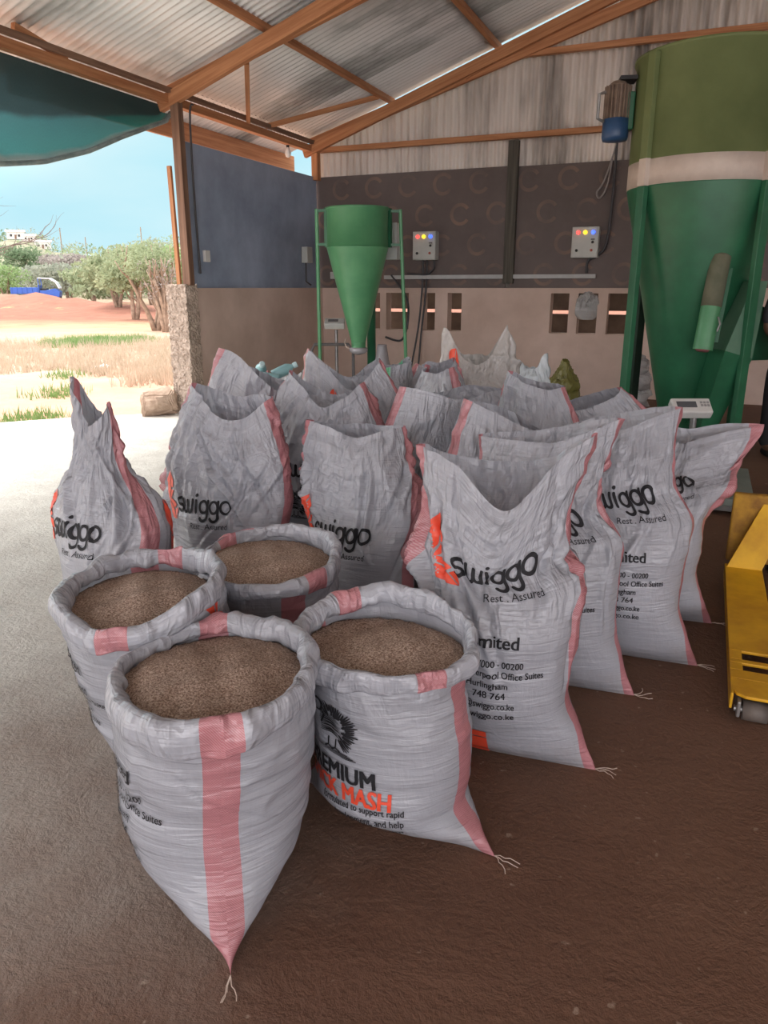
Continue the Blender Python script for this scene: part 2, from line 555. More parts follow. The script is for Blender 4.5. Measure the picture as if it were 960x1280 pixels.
def swiggo_word():
    w = 0.2; P = []
    s = arc(0.3, 0.74, 0.25, 0.23, 35, 180, 8) + arc(0.3, 0.74, 0.25, 0.23, 190, 270, 5) + arc(0.3, 0.27, 0.27, 0.24, 80, -90, 8)[1:] + arc(0.3, 0.27, 0.27, 0.24, -100, -150, 4)
    P.append(ribbon(s, w))
    x = 0.75
    P.append(ribbon([(x, 0.98), (x + 0.03, 0.4)] + arc(x + 0.23, 0.3, 0.2, 0.26, 190, 350, 8) + [(x + 0.46, 0.9)], w))
    P.append(ribbon([(x + 0.46, 0.9), (x + 0.47, 0.4)] + arc(x + 0.68, 0.3, 0.21, 0.26, 190, 350, 8) + [(x + 0.94, 0.98)], w))
    x = 2.0
    P.append(ribbon([(x, 0.95), (x, 0.08)], w)); P.append(ribbon([(x + 0.01, 1.3), (x + 0.03, 1.36)], w * 1.15))
    for x in (2.32, 3.2):
        P.append(ribbon(arc(x + 0.35, 0.5, 0.33, 0.43, 0, 360, 22)[:-1], w, True))
        P.append(ribbon([(x + 0.7, 0.97), (x + 0.7, -0.1)] + arc(x + 0.38, -0.14, 0.32, 0.34, 0, -150, 9), w))
    P.append(ribbon(arc(4.5, 0.52, 0.4, 0.45, 0, 360, 22)[:-1], w * 1.05, True))
    return flat_join(P)           # 4.95 wide, x-height 1


def leaf(cx, cy, L, W, rot, slit=0.035):
    """An almond leaf in two halves parted by a pale vein, plus a side vein."""
    def half(sgn):
        a = [(0, -L / 2)]
        for i in range(1, 12):
            t = i / 12
            a.append((sgn * W / 2 * math.sin(math.pi * t) ** 0.85 * (1.12 - 0.25 * t), -L / 2 + L * t))
        a.append((0, L / 2))
        inner = [(sgn * (slit * L * 0.5 + W * 0.10 * math.sin(math.pi * (11 - i) / 12)), -L / 2 + L * (11 - i) / 12) for i in range(11)]
        if sgn < 0:
            inner = [(-slit * L * 0.5 + W * 0.10 * math.sin(math.pi * (11 - i) / 12), -L / 2 + L * (11 - i) / 12) for i in range(11)]
        m = len(a)
        left, right = a, [(0, -L / 2)] + inner[::-1] + [(0, L / 2)]
        vs = [Vector(p) for p in left] + [Vector(p) for p in right]
        fs = []
        for i in range(m - 1):
            if i in (4,) and sgn > 0:
                continue
            fs.append((i, i + 1, m + i + 1, m + i))
        return vs, fs
    g = flat_join([half(1), half(-1)])
    return place2d(g, 1, 1, cx, cy, rot)


def leaf_emblem():
    return flat_join([leaf(0.04, 0.125, 0.15, 0.075, math.radians(8)), leaf(0.075, 0.015, 0.135, 0.075, math.radians(48))])


def chick_print():
    r = random.Random(5); P = []
    # feathered body: fanned pen strokes; head, beak, legs, ground lines
    for i in range(34):
        a = math.radians(-70 + 190 * i / 33)
        r0, r1 = 0.22 + 0.12 * r.random(), 0.42 + 0.10 * r.random()
        P.append(ribbon([(0.55 + 0.9 * r0 * math.cos(a), 0.55 + r0 * math.sin(a)), (0.55 + 0.95 * r1 * math.cos(a + 0.1), 0.55 + r1 * math.sin(a + 0.12))], [0.045, 0.02]))
    for i in range(16):
        y = 0.34 + 0.028 * i
        P.append(ribbon([(0.24 + 0.02 * r.random(), y), (0.48, y + 0.03 * r.random()), (0.72 - 0.1 * r.random(), y - 0.03)], [0.012, 0.024, 0.008]))
    P.append(ribbon(arc(0.2, 0.86, 0.13, 0.13, 0, 360, 16)[:-1], 0.05, True))
    P.append(ribbon([(0.08, 0.88), (-0.02, 0.83), (0.09, 0.81)], 0.035))
    P.append(ribbon(arc(0.17, 0.89, 0.018, 0.018, 0, 360, 8)[:-1], 0.03, True))
    P.append(ribbon([(0.3, 0.78), (0.34, 0.66), (0.26, 0.5)], [0.06, 0.05, 0.03]))
    for x in (0.42, 0.58):
        P.append(ribbon([(x, 0.26), (x - 0.02, 0.1), (x - 0.09, 0.06)], 0.03)); P.append(ribbon([(x - 0.02, 0.1), (x + 0.07, 0.06)], 0.025))
    for i in range(4):
        P.append(ribbon([(0.1 + 0.1 * i, 0.05 - 0.02 * i), (0.8 + 0.05 * i, 0.045 - 0.022 * i)], [0.01, 0.016]))
    return flat_join(P)           # about 1 x 1


_TEXT = {}


def text_flat(s, bold=0.0, shear=0.0):
    key = (s, bold, shear)
    if key not in _TEXT:
        cu = bpy.data.curves.new('text', 'FONT'); cu.body = s; cu.size = 1.0; cu.offset = bold; cu.shear = shear; cu.resolution_u = 3
        ob = bpy.data.objects.new('text', cu)
        COL.objects.link(ob)
        me = ob.to_mesh()
        vs = [Vector((v.co.x, v.co.y)) for v in me.vertices]; fs = [tuple(p.vertices) for p in me.polygons]
        ob.to_mesh_clear()
        bpy.data.objects.remove(ob); bpy.data.curves.remove(cu)
        x0 = min(v.x for v in vs); x1 = max(v.x for v in vs)
        _TEXT[key] = ([Vector((v.x - x0, v.y)) for v in vs], fs, x1 - x0)
    return _TEXT[key]


def text_run(s, x, y, size, width=None, bold=0.0, shear=0.0, right=False):
    vs, fs, w = text_flat(s, bold, shear)
    sx = size if width is None else width / w
    if right:
        x -= w * sx
    return [Vector((v.x * sx + x, v.y * size + y)) for v in vs], fs


def bold_run(s, x, y, size, width=None, heavy=0.02, shear=0.0, right=False):
    return flat_join([text_run(s, x + k * heavy * size, y + j * heavy * size * 0.6, size, width, 0.0, shear, right) for k in (-1, 0, 1) for j in (-0.5, 0.5)])


def finer(vs, fs, longest=0.011):
    bm = bmesh.new()
    bv = [bm.verts.new((v.x, v.y, 0)) for v in vs]
    for f in fs:
        try:
            bm.faces.new([bv[i] for i in f])
        except ValueError:
            pass
    bmesh.ops.triangulate(bm, faces=bm.faces)
    for _ in range(4):
        es = [e for e in bm.edges if e.calc_length() > longest]
        if not es:
            break
        bmesh.ops.subdivide_edges(bm, edges=es, cuts=1)
        bmesh.ops.triangulate(bm, faces=[f for f in bm.faces if len(f.verts) > 3])
    bm.verts.index_update()
    out = [v.co.copy() for v in bm.verts], [tuple(v.index for v in f.verts) for f in bm.faces]
    bm.free()
    return out


# ------------------------------------------------------------------ the sack builder
PERIM = 1.48
SACK_MAT = sack_material('woven_sack', PERIM)
SACK_MAT_PLAIN = sack_material('plain_woven_sack', PERIM, striped=False)
CUFF_MATS = [sack_material('rolled_sack_top', PERIM, shift=s, base=(0.41, 0.425, 0.47), translucent=0.12, crumpled=0.9) for s in (0.0, 0.06, -0.05, 0.09)]


def half_axis(P, b):
    lo, hi = 0.02, P / 2
    for _ in range(40):
        a = (lo + hi) / 2
        h = ((a - b) / (a + b)) ** 2
        p = math.pi * (a + b) * (1 + 3 * h / (10 + math.sqrt(4 - 3 * h)))
        if p > P:
            hi = a
        else:
            lo = a
    return (lo + hi) / 2


BASE_LEVELS = [  # height, b
    (0.0, 0.008), (0.03, 0.055), (0.075, 0.105), (0.14, 0.15), (0.22, 0.18)]


class Sack:
    def __init__(self, base, ang, levels, lip=None, lip_from=0.55, seed=0, rows=110, cols=180, perim=PERIM, upper=1.0, fold_n=12, rough_amp=1.0):
        """levels: (z, dr, df, a or None, b, turn in degrees); lip: offsets (dr, df, dz) per equal step round the mouth, from the stripe end."""
        r = np.random.default_rng(seed)
        self.N, self.M, self.P = cols, rows, perim
        self.base = V(*base, 0)
        lv = []
        for q in levels:
            q = tuple(q) + (0,) * (6 - len(q))
            z, dr, df, a, b, tw = q
            lv.append((z, dr, df, half_axis(perim, b) if a is None else a, b, tw))
        lv = np.array(lv, float)
        s_l = np.concatenate([[0], np.cumsum(np.sqrt(np.diff(lv[:, 0])**2 + (0.6 * np.diff(lv[:, 4]))**2 + np.diff(lv[:, 1])**2 + np.diff(lv[:, 2])**2))])
        self.L = s_l[-1]
        s = np.linspace(0, self.L, rows)
        par = np.stack([hermite(s_l, lv[:, k], s) for k in range(6)], 1)
        grid = np.zeros((rows, cols, 3))
        tt = np.linspace(0, 2 * math.pi, 361)
        for j in range(rows):
            z, dr, df, a, b, tw = par[j]
            e = 0.5 + 0.5 * (1 - min(1, b / 0.13))      # lens near the seam, ellipse above
            x = a * np.cos(tt); y = b * np.sign(np.sin(tt)) * (np.abs(np.sin(tt)) ** (2 * e))
            d = np.concatenate([[0], np.cumsum(np.hypot(np.diff(x), np.diff(y)))])
            want = np.arange(cols) / cols * d[-1]
            xx = np.interp(want, d, x); yy = np.interp(want, d, y)
            th = math.radians(ang + tw)
            grid[j, :, 0] = dr + xx * math.cos(th) - yy * math.sin(th)
            grid[j, :, 1] = df + xx * math.sin(th) + yy * math.cos(th)
            grid[j, :, 2] = z
        sn = s / self.L
        u = np.arange(cols) / cols
        if lip is not None:
            off = periodic(np.array(lip, float), u)
            w = smoothstep(lip_from, 1.0, sn) ** 1.3
            grid += w[:, None, None] * off[None]
        # folds and crumples pushed along the normal
        nrm = self._normals(grid)
        U, S = np.meshgrid(u, sn)
        up = smoothstep(0.42, 0.75, S) * upper
        disp = 0.009 * lattice(r, 7, 5, U, S) * rough_amp * smoothstep(0.05, 0.3, S)
        wu = (U + 0.035 * lattice(r, 8, 7, U, S)) % 1
        ws = np.clip(S + 0.03 * lattice(r, 8, 7, U, S), 0, 1)
        disp += up * 0.014 * lattice(r, 9, 6, wu, ws)
        disp += up * 0.0085 * (1 - 2.2 * np.abs(lattice(r, 17, 5, wu, ws)))
        disp += up * 0.0060 * (1 - 2.2 * np.abs(lattice(r, 15, 13, (wu + 0.22 * ws) % 1, ws)))
        disp += up * 0.0035 * (1 - 2.2 * np.abs(lattice(r, 34, 24, (wu - 0.3 * ws) % 1, ws)))
        disp += 0.0012 * lattice(r, 9, 46, (U + 0.06 * S) % 1, S) * smoothstep(0.06, 0.2, S)
        disp += 0.004 * (1 - 2.2 * np.abs(lattice(r, 10, 9, (wu + 0.15 * ws) % 1, ws))) * smoothstep(0.15, 0.4, S)
        for k in range(fold_n):
            u0 = r.choice([0.0, 0.5]) + r.normal(0, 0.10); s0 = r.uniform(0.82, 1.05)
            u1 = u0 + r.normal(0, 0.13); s1 = r.uniform(0.28, 0.60)
            wdt = r.uniform(0.006, 0.017); amp = r.choice([-1, 1, 1]) * r.uniform(0.009, 0.024) * upper
            t = np.clip((S - s1) / (s0 - s1), 0, 1)
            uc = u1 + (u0 - u1) * t + 0.02 * np.sin(t * 5 + k)
            du = ((U - uc + 0.5) % 1 - 0.5) * perim
            prof = np.exp(-(du / wdt) ** 2) - 0.5 * np.exp(-((du - 1.6 * wdt) / wdt) ** 2)
            disp += amp * prof * np.sin(math.pi * np.clip(t, 0, 1)) ** 0.7 * (S < s0)
        grid += nrm * disp[..., None]
        grid[..., 2] = np.maximum(grid[..., 2], 0.002)
        # into world axes
        w = np.empty_like(grid)
        w[..., 0] = grid[..., 0] * CY - grid[..., 1] * SY
        w[..., 1] = grid[..., 0] * SY + grid[..., 1] * CY
        w[..., 2] = grid[..., 2]
        self.grid, self.nrm = w, self._normals(w)
        seg = np.linalg.norm(np.diff(w, axis=0), axis=2)
        self.v_of = np.concatenate([np.zeros((1, cols)), np.cumsum(seg, axis=0)])
        self.v_row = self.v_of.mean(axis=1)

    def _normals(self, g):
        du = np.roll(g, -1, 1) - np.roll(g, 1, 1)
        dv = np.gradient(g, axis=0)
        n = np.cross(du, dv)
        return n / np.maximum(np.linalg.norm(n, axis=2, keepdims=True), 1e-9)

    def at(self, um, vm, lift=0.0026):
        p = (um / self.P % 1) * self.N; i = int(p) % self.N; t = p - int(p); i2 = (i + 1) % self.N
        q = float(np.interp(vm, self.v_row, np.arange(self.M))); j = min(int(q), self.M - 2); w = q - j
        g, n = self.grid, self.nrm
        pos = (g[j, i] * (1 - t) + g[j, i2] * t) * (1 - w) + (g[j + 1, i] * (1 - t) + g[j + 1, i2] * t) * w
        nn = (n[j, i] * (1 - t) + n[j, i2] * t) * (1 - w) + (n[j + 1, i] * (1 - t) + n[j + 1, i2] * t) * w
        return pos + nn * lift

    def body(self, root, mat, name='sack_body'):
        M, N = self.M, self.N
        vs = self.grid.reshape(-1, 3)
        fs, uv = [], []
        for j in range(M - 1):
            for i in range(N):
                i2 = (i + 1) % N
                fs.append((j * N + i, j * N + i2, (j + 1) * N + i2, (j + 1) * N + i))
                uv += [(i / N, self.v_row[j]), ((i + 1) / N, self.v_row[j]), ((i + 1) / N, self.v_row[j + 1]), (i / N, self.v_row[j + 1])]
        return mesh_obj(name, vs, fs, mat, root, True, uvs=uv)

    def put(self, root, flat, face, name, mat, lift=0.0038):
        """Lay a flat drawing (metres from the face's left stripe, metres up) on the sack; face 0 or 1."""
        vs, fs = finer(*flat)
        um0 = face * self.P / 2
        pts = [self.at(um0 + v.x, v.y, lift) for v in vs]
        return mesh_obj(name, pts, fs, mat, root, True)


def logo_word(x, y, h, rot=0.06):
    return place2d(swiggo_word(), h * 0.9, h, x, y, rot)


def print_brand(S, root, face, x=0.2, y=0.70, h=0.064, leaf_x=None, big=0.92):
    lx = x - 0.105 if leaf_x is None else leaf_x
    S.put(root, place2d(leaf_emblem(), big, big, lx, y - 0.01), face, 'leaf_emblem', M_RED)
    S.put(root, logo_word(x, y, h), face, 'swiggo_lettering', M_INK)
    S.put(root, place2d(text_run('Rest . Assured', 0, 0, 0.036, 0.19, 0.0, 0.25), 1, 1, x + 0.09, y - 0.062, 0.08), face, 'tagline_lettering', M_INK)


ADDRESS = ['37000 - 00200', 'Liverpool Office Suites', 'Hurlingham', '748 764', '@swiggo.co.ke', '.swiggo.co.ke']
WIDTHS = [0.135, 0.215, 0.115, 0.09, 0.135, 0.135]


def print_address(S, root, face, y=0.50, lines=(0, 1, 2, 3, 4, 5), gap=0.155):
    x = S.P / 2 - gap - 0.225
    parts = [bold_run('Limited', x, y, 0.054, 0.145, 0.022)]
    S.put(root, parts.pop(), face, 'company_lettering', M_INK)
    for i in lines:
        parts.append(bold_run(ADDRESS[i], x + (0.02 if i in (0, 3) else 0), y - 0.062 - 0.0335 * i, 0.030, WIDTHS[i] * 1.05, 0.012))
    return S.put(root, flat_join(parts), face, 'address_lettering', M_INK)


def print_product(S, root, face, y=0.2):
    e = S.P / 2 - 0.095
    S.put(root, place2d(chick_print(), 0.16, 0.15, e - 0.365, y + 0.125), face, 'chick_print', M_INK)
    S.put(root, place2d(bold_run('PREMIUM', 0, 0, 0.072, 0.235, 0.03), 1, 1, e - 0.40, y + 0.05), face, 'premium_lettering', M_INK)
    S.put(root, place2d(bold_run('CHICK MASH', 0, 0, 0.072, 0.31, 0.03), 1, 1, e - 0.435, y - 0.006), face, 'mash_lettering', M_RED)
    ln = [('formulated to support rapid', 0.245, 0.0), ('development, and help', 0.20, 0.045), ('a healthy start.', 0.125, 0.12), ('PLACE', 0.075, 0.13)]
    S.put(root, flat_join([place2d(bold_run(t, 0, 0, 0.028, w, 0.012), 1, 1, e - 0.335 + dx, y - 0.034 - 0.027 * i, 0.06) for i, (t, w, dx) in enumerate(ln)]), face, 'small_lettering', M_INK)


def threads(root, S, k=3, seed=0):
    """A loose twist of sewing thread at the seam's tip."""
    r = random.Random(seed); mb = MB()
    tip = Vector(S.grid[1, 0]); d = (Vector(S.grid[1, 0]) - Vector(S.grid[1, S.N // 2])).normalized()
    for _ in range(k):
        p = tip.copy(); pts = [p.copy()]; dd = d.copy()
        for _ in range(5):
            dd = (dd + Vector((r.uniform(-.5, .5), r.uniform(-.5, .5), 0))).normalized()
            p = p + dd * 0.014; p.z = 0.004 + r.random() * 0.006
            pts.append(p.copy())
        mb.tube(pts, 0.0013, 4)
    mb.build('loose_thread', SACK_MAT_PLAIN_THREAD, root)


SACK_MAT_PLAIN_THREAD = plain('pale_thread', (0.55, 0.45, 0.38), 0.8)
FEED_MAT = None


def feed_mat():
    m, n, l, b = new_mat('ground_feed_mash')
    tc = nd(n, 'ShaderNodeTexCoord')
    f = noise(n, l, tc.outputs['Object'], 190, 3, 0.8)
    g = noise(n, l, tc.outputs['Object'], 9, 4, 0.6)
    c = ramp(n, l, f, [(0.38, (0.13, 0.075, 0.05)), (0.5, (0.36, 0.25, 0.19)), (0.62, (0.66, 0.52, 0.42))])
    l.new(mix_col(n, l, 0.22, c, ramp(n, l, g, [(0.3, (0.25, 0.16, 0.115)), (0.7, (0.40, 0.29, 0.225))])), b.inputs['Base Color'])
    b.inputs['Roughness'].default_value = 0.95
    h = math_node(n, l, 'ADD', f, noise(n, l, tc.outputs['Object'], 90, 3, 0.7))
    bump(n, l, b, h, 0.9, 0.006)
    return m


FEED_MAT = feed_mat()


def open_sack(base, ang, levels, label, feed_label, seed, cuff_mat, prints, lip=None, mound=0.03, sink=0.045, cuff_out=1.0, turn=0.0, perim=PERIM):
    S = Sack(base, ang, levels, lip=lip, lip_from=0.6, seed=seed, upper=0.35, fold_n=4, rows=84, perim=perim)
    root = empty('open_feed_sack', S.base, label, 'sack', 'opened sacks of feed mash')
    S.body(root, SACK_MAT)
    for fn in prints:
        fn(S, root)
    # the rolled-down top: a crumpled band following the mouth
    r = np.random.default_rng(seed + 50)
    N = 220
    u = np.arange(N) / N
    ring = np.stack([np.interp(u * S.N, np.arange(S.N + 1), np.append(S.grid[-1, :, k], S.grid[-1, 0, k])) for k in range(3)], 1)
    cen = ring.mean(axis=0)
    out = ring - cen; out[:, 2] = 0; out /= np.linalg.norm(out, axis=1, keepdims=True)
    prof = [(0.003, -0.064), (0.013, -0.060), (0.019, -0.042), (0.020, -0.018), (0.013, 0.004), (0.001, 0.011), (-0.012, 0.003), (-0.018, -0.018), (-0.019, -0.045), (-0.012, -0.060)]
    K = len(prof)
    V3 = np.zeros((N, K, 3))
    hang = 1 + 0.34 * lattice(r, 5, 1, u, u * 0) + 0.16 * lattice(r, 15, 1, u, u * 0) + 0.08 * lattice(r, 37, 1, u, u * 0)
    fat = 1 + 0.45 * lattice(r, 7, 1, u, u * 0) + 0.35 * lattice(r, 24, 1, u, u * 0)
    rise = 0.013 * lattice(r, 6, 1, u, u * 0) + 0.009 * lattice(r, 19, 1, u, u * 0)
    for k, (po, pz) in enumerate(prof):
        jr, jr2 = np.random.default_rng(seed + 70), np.random.default_rng(seed + 71)
        jit = 0.010 * (0.6 - 1.6 * np.abs(lattice(jr, 28, 5, (u + 0.05 * k / K) % 1, np.full(N, k / K)))) + 0.005 * lattice(jr2, 55, 6, u, np.full(N, k / K))
        o_ = po * fat * cuff_out + jit + (0.006 if po > 0 else 0)
        z_ = (pz * hang if pz < 0 else pz * fat) + rise + jit * 0.5
        V3[:, k] = ring + out * o_[:, None]
        V3[:, k, 2] = ring[:, 2] + z_
    fs, uv = [], []
    for i in range(N):
        i2 = (i + 1) % N
        for k in range(K):
            k2 = (k + 1) % K
            fs.append((i * K + k, i2 * K + k, i2 * K + k2, i * K + k2))
            a, b_ = 0.3 + 0.022 * k, 0.3 + 0.022 * (k + 1)
            uv += [(i / N, a), ((i + 1) / N, a), ((i + 1) / N, b_), (i / N, b_)]
    cuff = mesh_obj('rolled_cuff', V3.reshape(-1, 3), fs, cuff_mat, root, True, uvs=uv)
    sm = cuff.modifiers.new('smooth', 'SUBSURF'); sm.levels = 1; sm.render_levels = 1
    # the mash itself lies inside the sack
    nr, na = 26, 96
    vs = []; fs = []
    jin = S.M - 1
    inner = ring[np.linspace(0, N, na, endpoint=False).astype(int)]
    ci = inner.mean(axis=0); zt = ci[2] - sink
    dirm = np.array([math.cos(turn), math.sin(turn)])
    for i in range(nr + 1):
        q = i / nr
        for k in range(na):
            p = ci + (inner[k] - ci) * 0.955 * q
            z = zt + mound * (1 - q ** 2) + 0.010 * lattice(r, 1, 1, np.array([0.0]), np.array([0.0]))[0] * 0
            vs.append([p[0], p[1], z])
    vs = np.array(vs)
    loc = vs[:, :2] - ci[:2]
    rr = np.random.default_rng(seed + 9)
    ph = rr.uniform(0, 6, 8)
    bumpz = 0.008 * np.sin(loc @ dirm * 22 + ph[0]) * np.sin(loc @ np.array([-dirm[1], dirm[0]]) * 14 + ph[1]) + 0.006 * np.sin(loc[:, 0] * 41 + ph[2]) * np.sin(loc[:, 1] * 37 + ph[3]) + 0.02 * (loc @ dirm)
    edge = np.repeat(np.arange(nr + 1) / nr, na)
    vs[:, 2] += (bumpz + 0.012 * np.sin(loc[:, 0] * 9 + ph[4]) * np.cos(loc[:, 1] * 11 + ph[5])) * (1 - edge ** 4) + rr.normal(0, 0.0016, len(vs)) * edge
    for i in range(nr):
        for k in range(na):
            k2 = (k + 1) % na
            fs.append((i * na + k, (i + 1) * na + k, (i + 1) * na + k2, i * na + k2))
    base_i = len(vs)
    low = vs[nr * na:(nr + 1) * na].copy(); low[:, 2] -= 0.10
    low[:, :2] = ci[:2] + (low[:, :2] - ci[:2]) * 0.9
    vs = np.vstack([vs, low])
    for k in range(na):
        k2 = (k + 1) % na
        fs.append((nr * na + k, base_i + k, base_i + k2, nr * na + k2))
    fs.append(tuple(base_i + k for k in range(na)))
    feed = mesh_obj('feed_mash', vs, fs, FEED_MAT, None, True, loc=S.base)
    tag(feed, feed_label, 'animal feed', 'mash filling the opened sacks', 'stuff')
    threads(root, S, 3, seed)
    return S, root


def tall_sack(base, ang, levels, lip, label, seed, prints=(), mat=None, lip_from=0.5, upper=1.0, fold_n=14, group='upright sacks with loose unrolled tops', thread=True, **kw):
    S = Sack(base, ang, levels, lip=lip, lip_from=lip_from, seed=seed, upper=upper, fold_n=fold_n, **kw)
    root = empty('feed_sack', S.base, label, 'sack', group)
    S.body(root, mat or SACK_MAT)
    for fn in prints:
        fn(S, root)
    if thread:
        threads(root, S, 3, seed)
    return S, root


# ------------------------------------------------------------------ the shell of the shed
XL, YB = -5.60, 10.757
EAVE_Z, ROOF_M = 3.58, 0.345
RIDGE_X = 1.2


def roof_z(x):
    return EAVE_Z + ROOF_M * (min(x, RIDGE_X) - XL) - max(0, x - RIDGE_X) * ROOF_M


def floor_mat():
    m, n, l, b = new_mat('dusty_concrete_floor')
    tc = nd(n, 'ShaderNodeTexCoord'); P = tc.outputs['Object']
    f = noise(n, l, P, 0.7, 6, 0.6, 0.4)
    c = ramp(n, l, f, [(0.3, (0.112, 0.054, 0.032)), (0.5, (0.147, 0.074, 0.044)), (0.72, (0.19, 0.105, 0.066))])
    # grey concrete, paler towards the open side as painted-in daylight; red earth further in
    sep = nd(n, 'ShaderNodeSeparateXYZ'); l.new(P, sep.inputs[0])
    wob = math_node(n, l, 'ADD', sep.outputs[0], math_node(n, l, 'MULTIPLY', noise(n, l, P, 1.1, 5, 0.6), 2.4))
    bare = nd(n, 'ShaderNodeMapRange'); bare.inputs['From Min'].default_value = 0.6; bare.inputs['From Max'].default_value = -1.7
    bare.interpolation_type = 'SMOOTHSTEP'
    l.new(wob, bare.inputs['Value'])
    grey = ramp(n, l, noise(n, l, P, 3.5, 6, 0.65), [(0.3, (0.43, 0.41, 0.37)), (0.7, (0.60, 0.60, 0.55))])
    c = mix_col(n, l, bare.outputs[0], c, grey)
    fine = noise(n, l, P, 60, 4, 0.7)
    c = mix_col(n, l, 0.35, c, ramp(n, l, fine, [(0.3, (0.55, 0.5, 0.45)), (0.7, (1.15, 1.1, 1.05))]), 'MULTIPLY')
    pebble = ramp(n, l, noise(n, l, P, 24, 2, 0.5), [(0.70, 0.0), (0.74, 1.0)])
    c = mix_col(n, l, math_node(n, l, 'MULTIPLY', pebble, 0.35), c, (0.52, 0.42, 0.33))
    l.new(c, b.inputs['Base Color'])
    b.inputs['Roughness'].default_value = 0.72
    h = math_node(n, l, 'ADD', math_node(n, l, 'MULTIPLY', noise(n, l, P, 7, 6, 0.7, 0.5), 1.0), math_node(n, l, 'MULTIPLY', noise(n, l, P, 45, 4, 0.7), 0.45))
    bump(n, l, b, h, 0.55, 0.03)
    return m


edge_pts = []
r_ = random.Random(3)
for i in range(61):
    y = 7.3 - 15.5 * i / 60
    x = -6.05 - 1.15 * smoothstep(7.3, 6.0, np.float64(y)) - 0.5 * smoothstep(6.0, 2.0, np.float64(y)) + 0.07 * math.sin(y * 5.3) + r_.uniform(-0.05, 0.05)
    edge_pts.append((float(x), y, 0))
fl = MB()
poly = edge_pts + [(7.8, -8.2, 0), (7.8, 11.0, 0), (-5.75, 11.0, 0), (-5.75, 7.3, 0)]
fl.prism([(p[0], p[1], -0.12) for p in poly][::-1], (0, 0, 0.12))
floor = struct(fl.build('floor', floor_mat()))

ROOF_MAT = corrugated_mat('weathered_roof_sheet', [(0.28, (0.26, 0.26, 0.25)), (0.39, (0.54, 0.56, 0.55)), (0.48, (0.78, 0.79, 0.78)), (0.7, (0.88, 0.89, 0.88))], 0.55, (0.7, 1.6, 1), rough=0.42, metallic=0.2, axis=1)
GABLE_MAT = corrugated_mat('weathered_gable_sheet', [(0.27, (0.28, 0.26, 0.24)), (0.38, (0.62, 0.58, 0.53)), (0.48, (0.84, 0.79, 0.73)), (0.75, (0.90, 0.87, 0.82))], 0.9, (2.4, 1, 0.35), metallic=0.15)


def corrugated(name, x0, x1, y0, y1, zf, pitch=0.095, amp=0.017, mat=ROOF_MAT):
    """Roof sheet: ridges run along x (up the slope), repeat along y."""
    per = 8
    ny = int((y1 - y0) / pitch * per)
    ys = [y0 + (y1 - y0) * j / ny for j in range(ny + 1)]
    xs = [x0, x1]
    vs = [(x, y, zf(x) + amp * math.cos(2 * math.pi * y / pitch)) for y in ys for x in xs]
    fs = [(2 * j, 2 * j + 1, 2 * j + 3, 2 * j + 2) for j in range(ny)]
    o = mesh_obj(name, vs, fs, mat, None, True)
    sd = o.modifiers.new('sheet', 'SOLIDIFY'); sd.thickness = 0.004; sd.offset = 1
    return struct(o)


corrugated('ceiling', -6.25, -2.90, -9.0, 10.9, lambda x: roof_z(x) - 0.012)
corrugated('ceiling', -3.02, RIDGE_X + 0.05, -9.0, 10.9, roof_z)
corrugated('ceiling', RIDGE_X - 0.05, 8.0, -9.0, 10.9, roof_z)


def gable():
    pitch, amp, per = 0.105, 0.022, 8
    x0, x1 = -5.7, 7.8
    nx = int((x1 - x0) / pitch * per)
    vs, fs = [], []
    for i in range(nx + 1):
        x = x0 + (x1 - x0) * i / nx
        y = YB + 0.12 + amp * math.cos(2 * math.pi * x / pitch)
        vs += [(x, y, 1.40), (x, y, roof_z(x) - 0.135)]
    for i in range(nx):
        fs.append((2 * i, 2 * i + 2, 2 * i + 3, 2 * i + 1))
    o = mesh_obj('wall_back', vs, fs, GABLE_MAT, None, True)
    sd = o.modifiers.new('sheet', 'SOLIDIFY'); sd.thickness = 0.004
    struct(o)


gable()
# back half wall with its row of tall vents
HW_T = 1.44
mb = MB()
vents = [(-4.93, -4.56), (-4.46, -4.10), (-3.88, -3.69), (-3.50, -3.29), (-2.02, -1.77), (-1.65, -1.39), (-1.26, -0.97), (-0.62, -0.36), (1.0, 1.26)]
xs = [-5.72] + [x for v in vents for x in v] + [7.8]
for i in range(0, len(xs), 2):
    mb.box(((xs[i] + xs[i + 1]) / 2, YB + 0.10, HW_T / 2), (xs[i + 1] - xs[i], 0.2, HW_T))
for a, b_ in vents:
    mb.box(((a + b_) / 2, YB + 0.10, 0.42), (b_ - a, 0.2, 0.84))
    mb.box(((a + b_) / 2, YB + 0.10, HW_T - 0.035), (b_ - a, 0.2, 0.07))
struct(mb.build('wall_back', M_PLASTER))
# low outer wall seen through the vents, daylight over and between
mb = MB().box((0.9, YB + 0.62, 0.54), (14, 0.12, 1.08)).box((0.9, YB + 0.62, 1.72), (14, 0.10, 1.18))
struct(mb.build('wall_outer', speckled('dark_mud_wall', (0.12, 0.08, 0.06), (0.2, 0.14, 0.1), 3, 0.9)))
# left half wall, its broken end facing the yard
mb = MB().box((XL - 0.02, 9.15, HW_T / 2), (0.2, 3.3, HW_T))
struct(mb.build('wall_left', M_PLASTER))


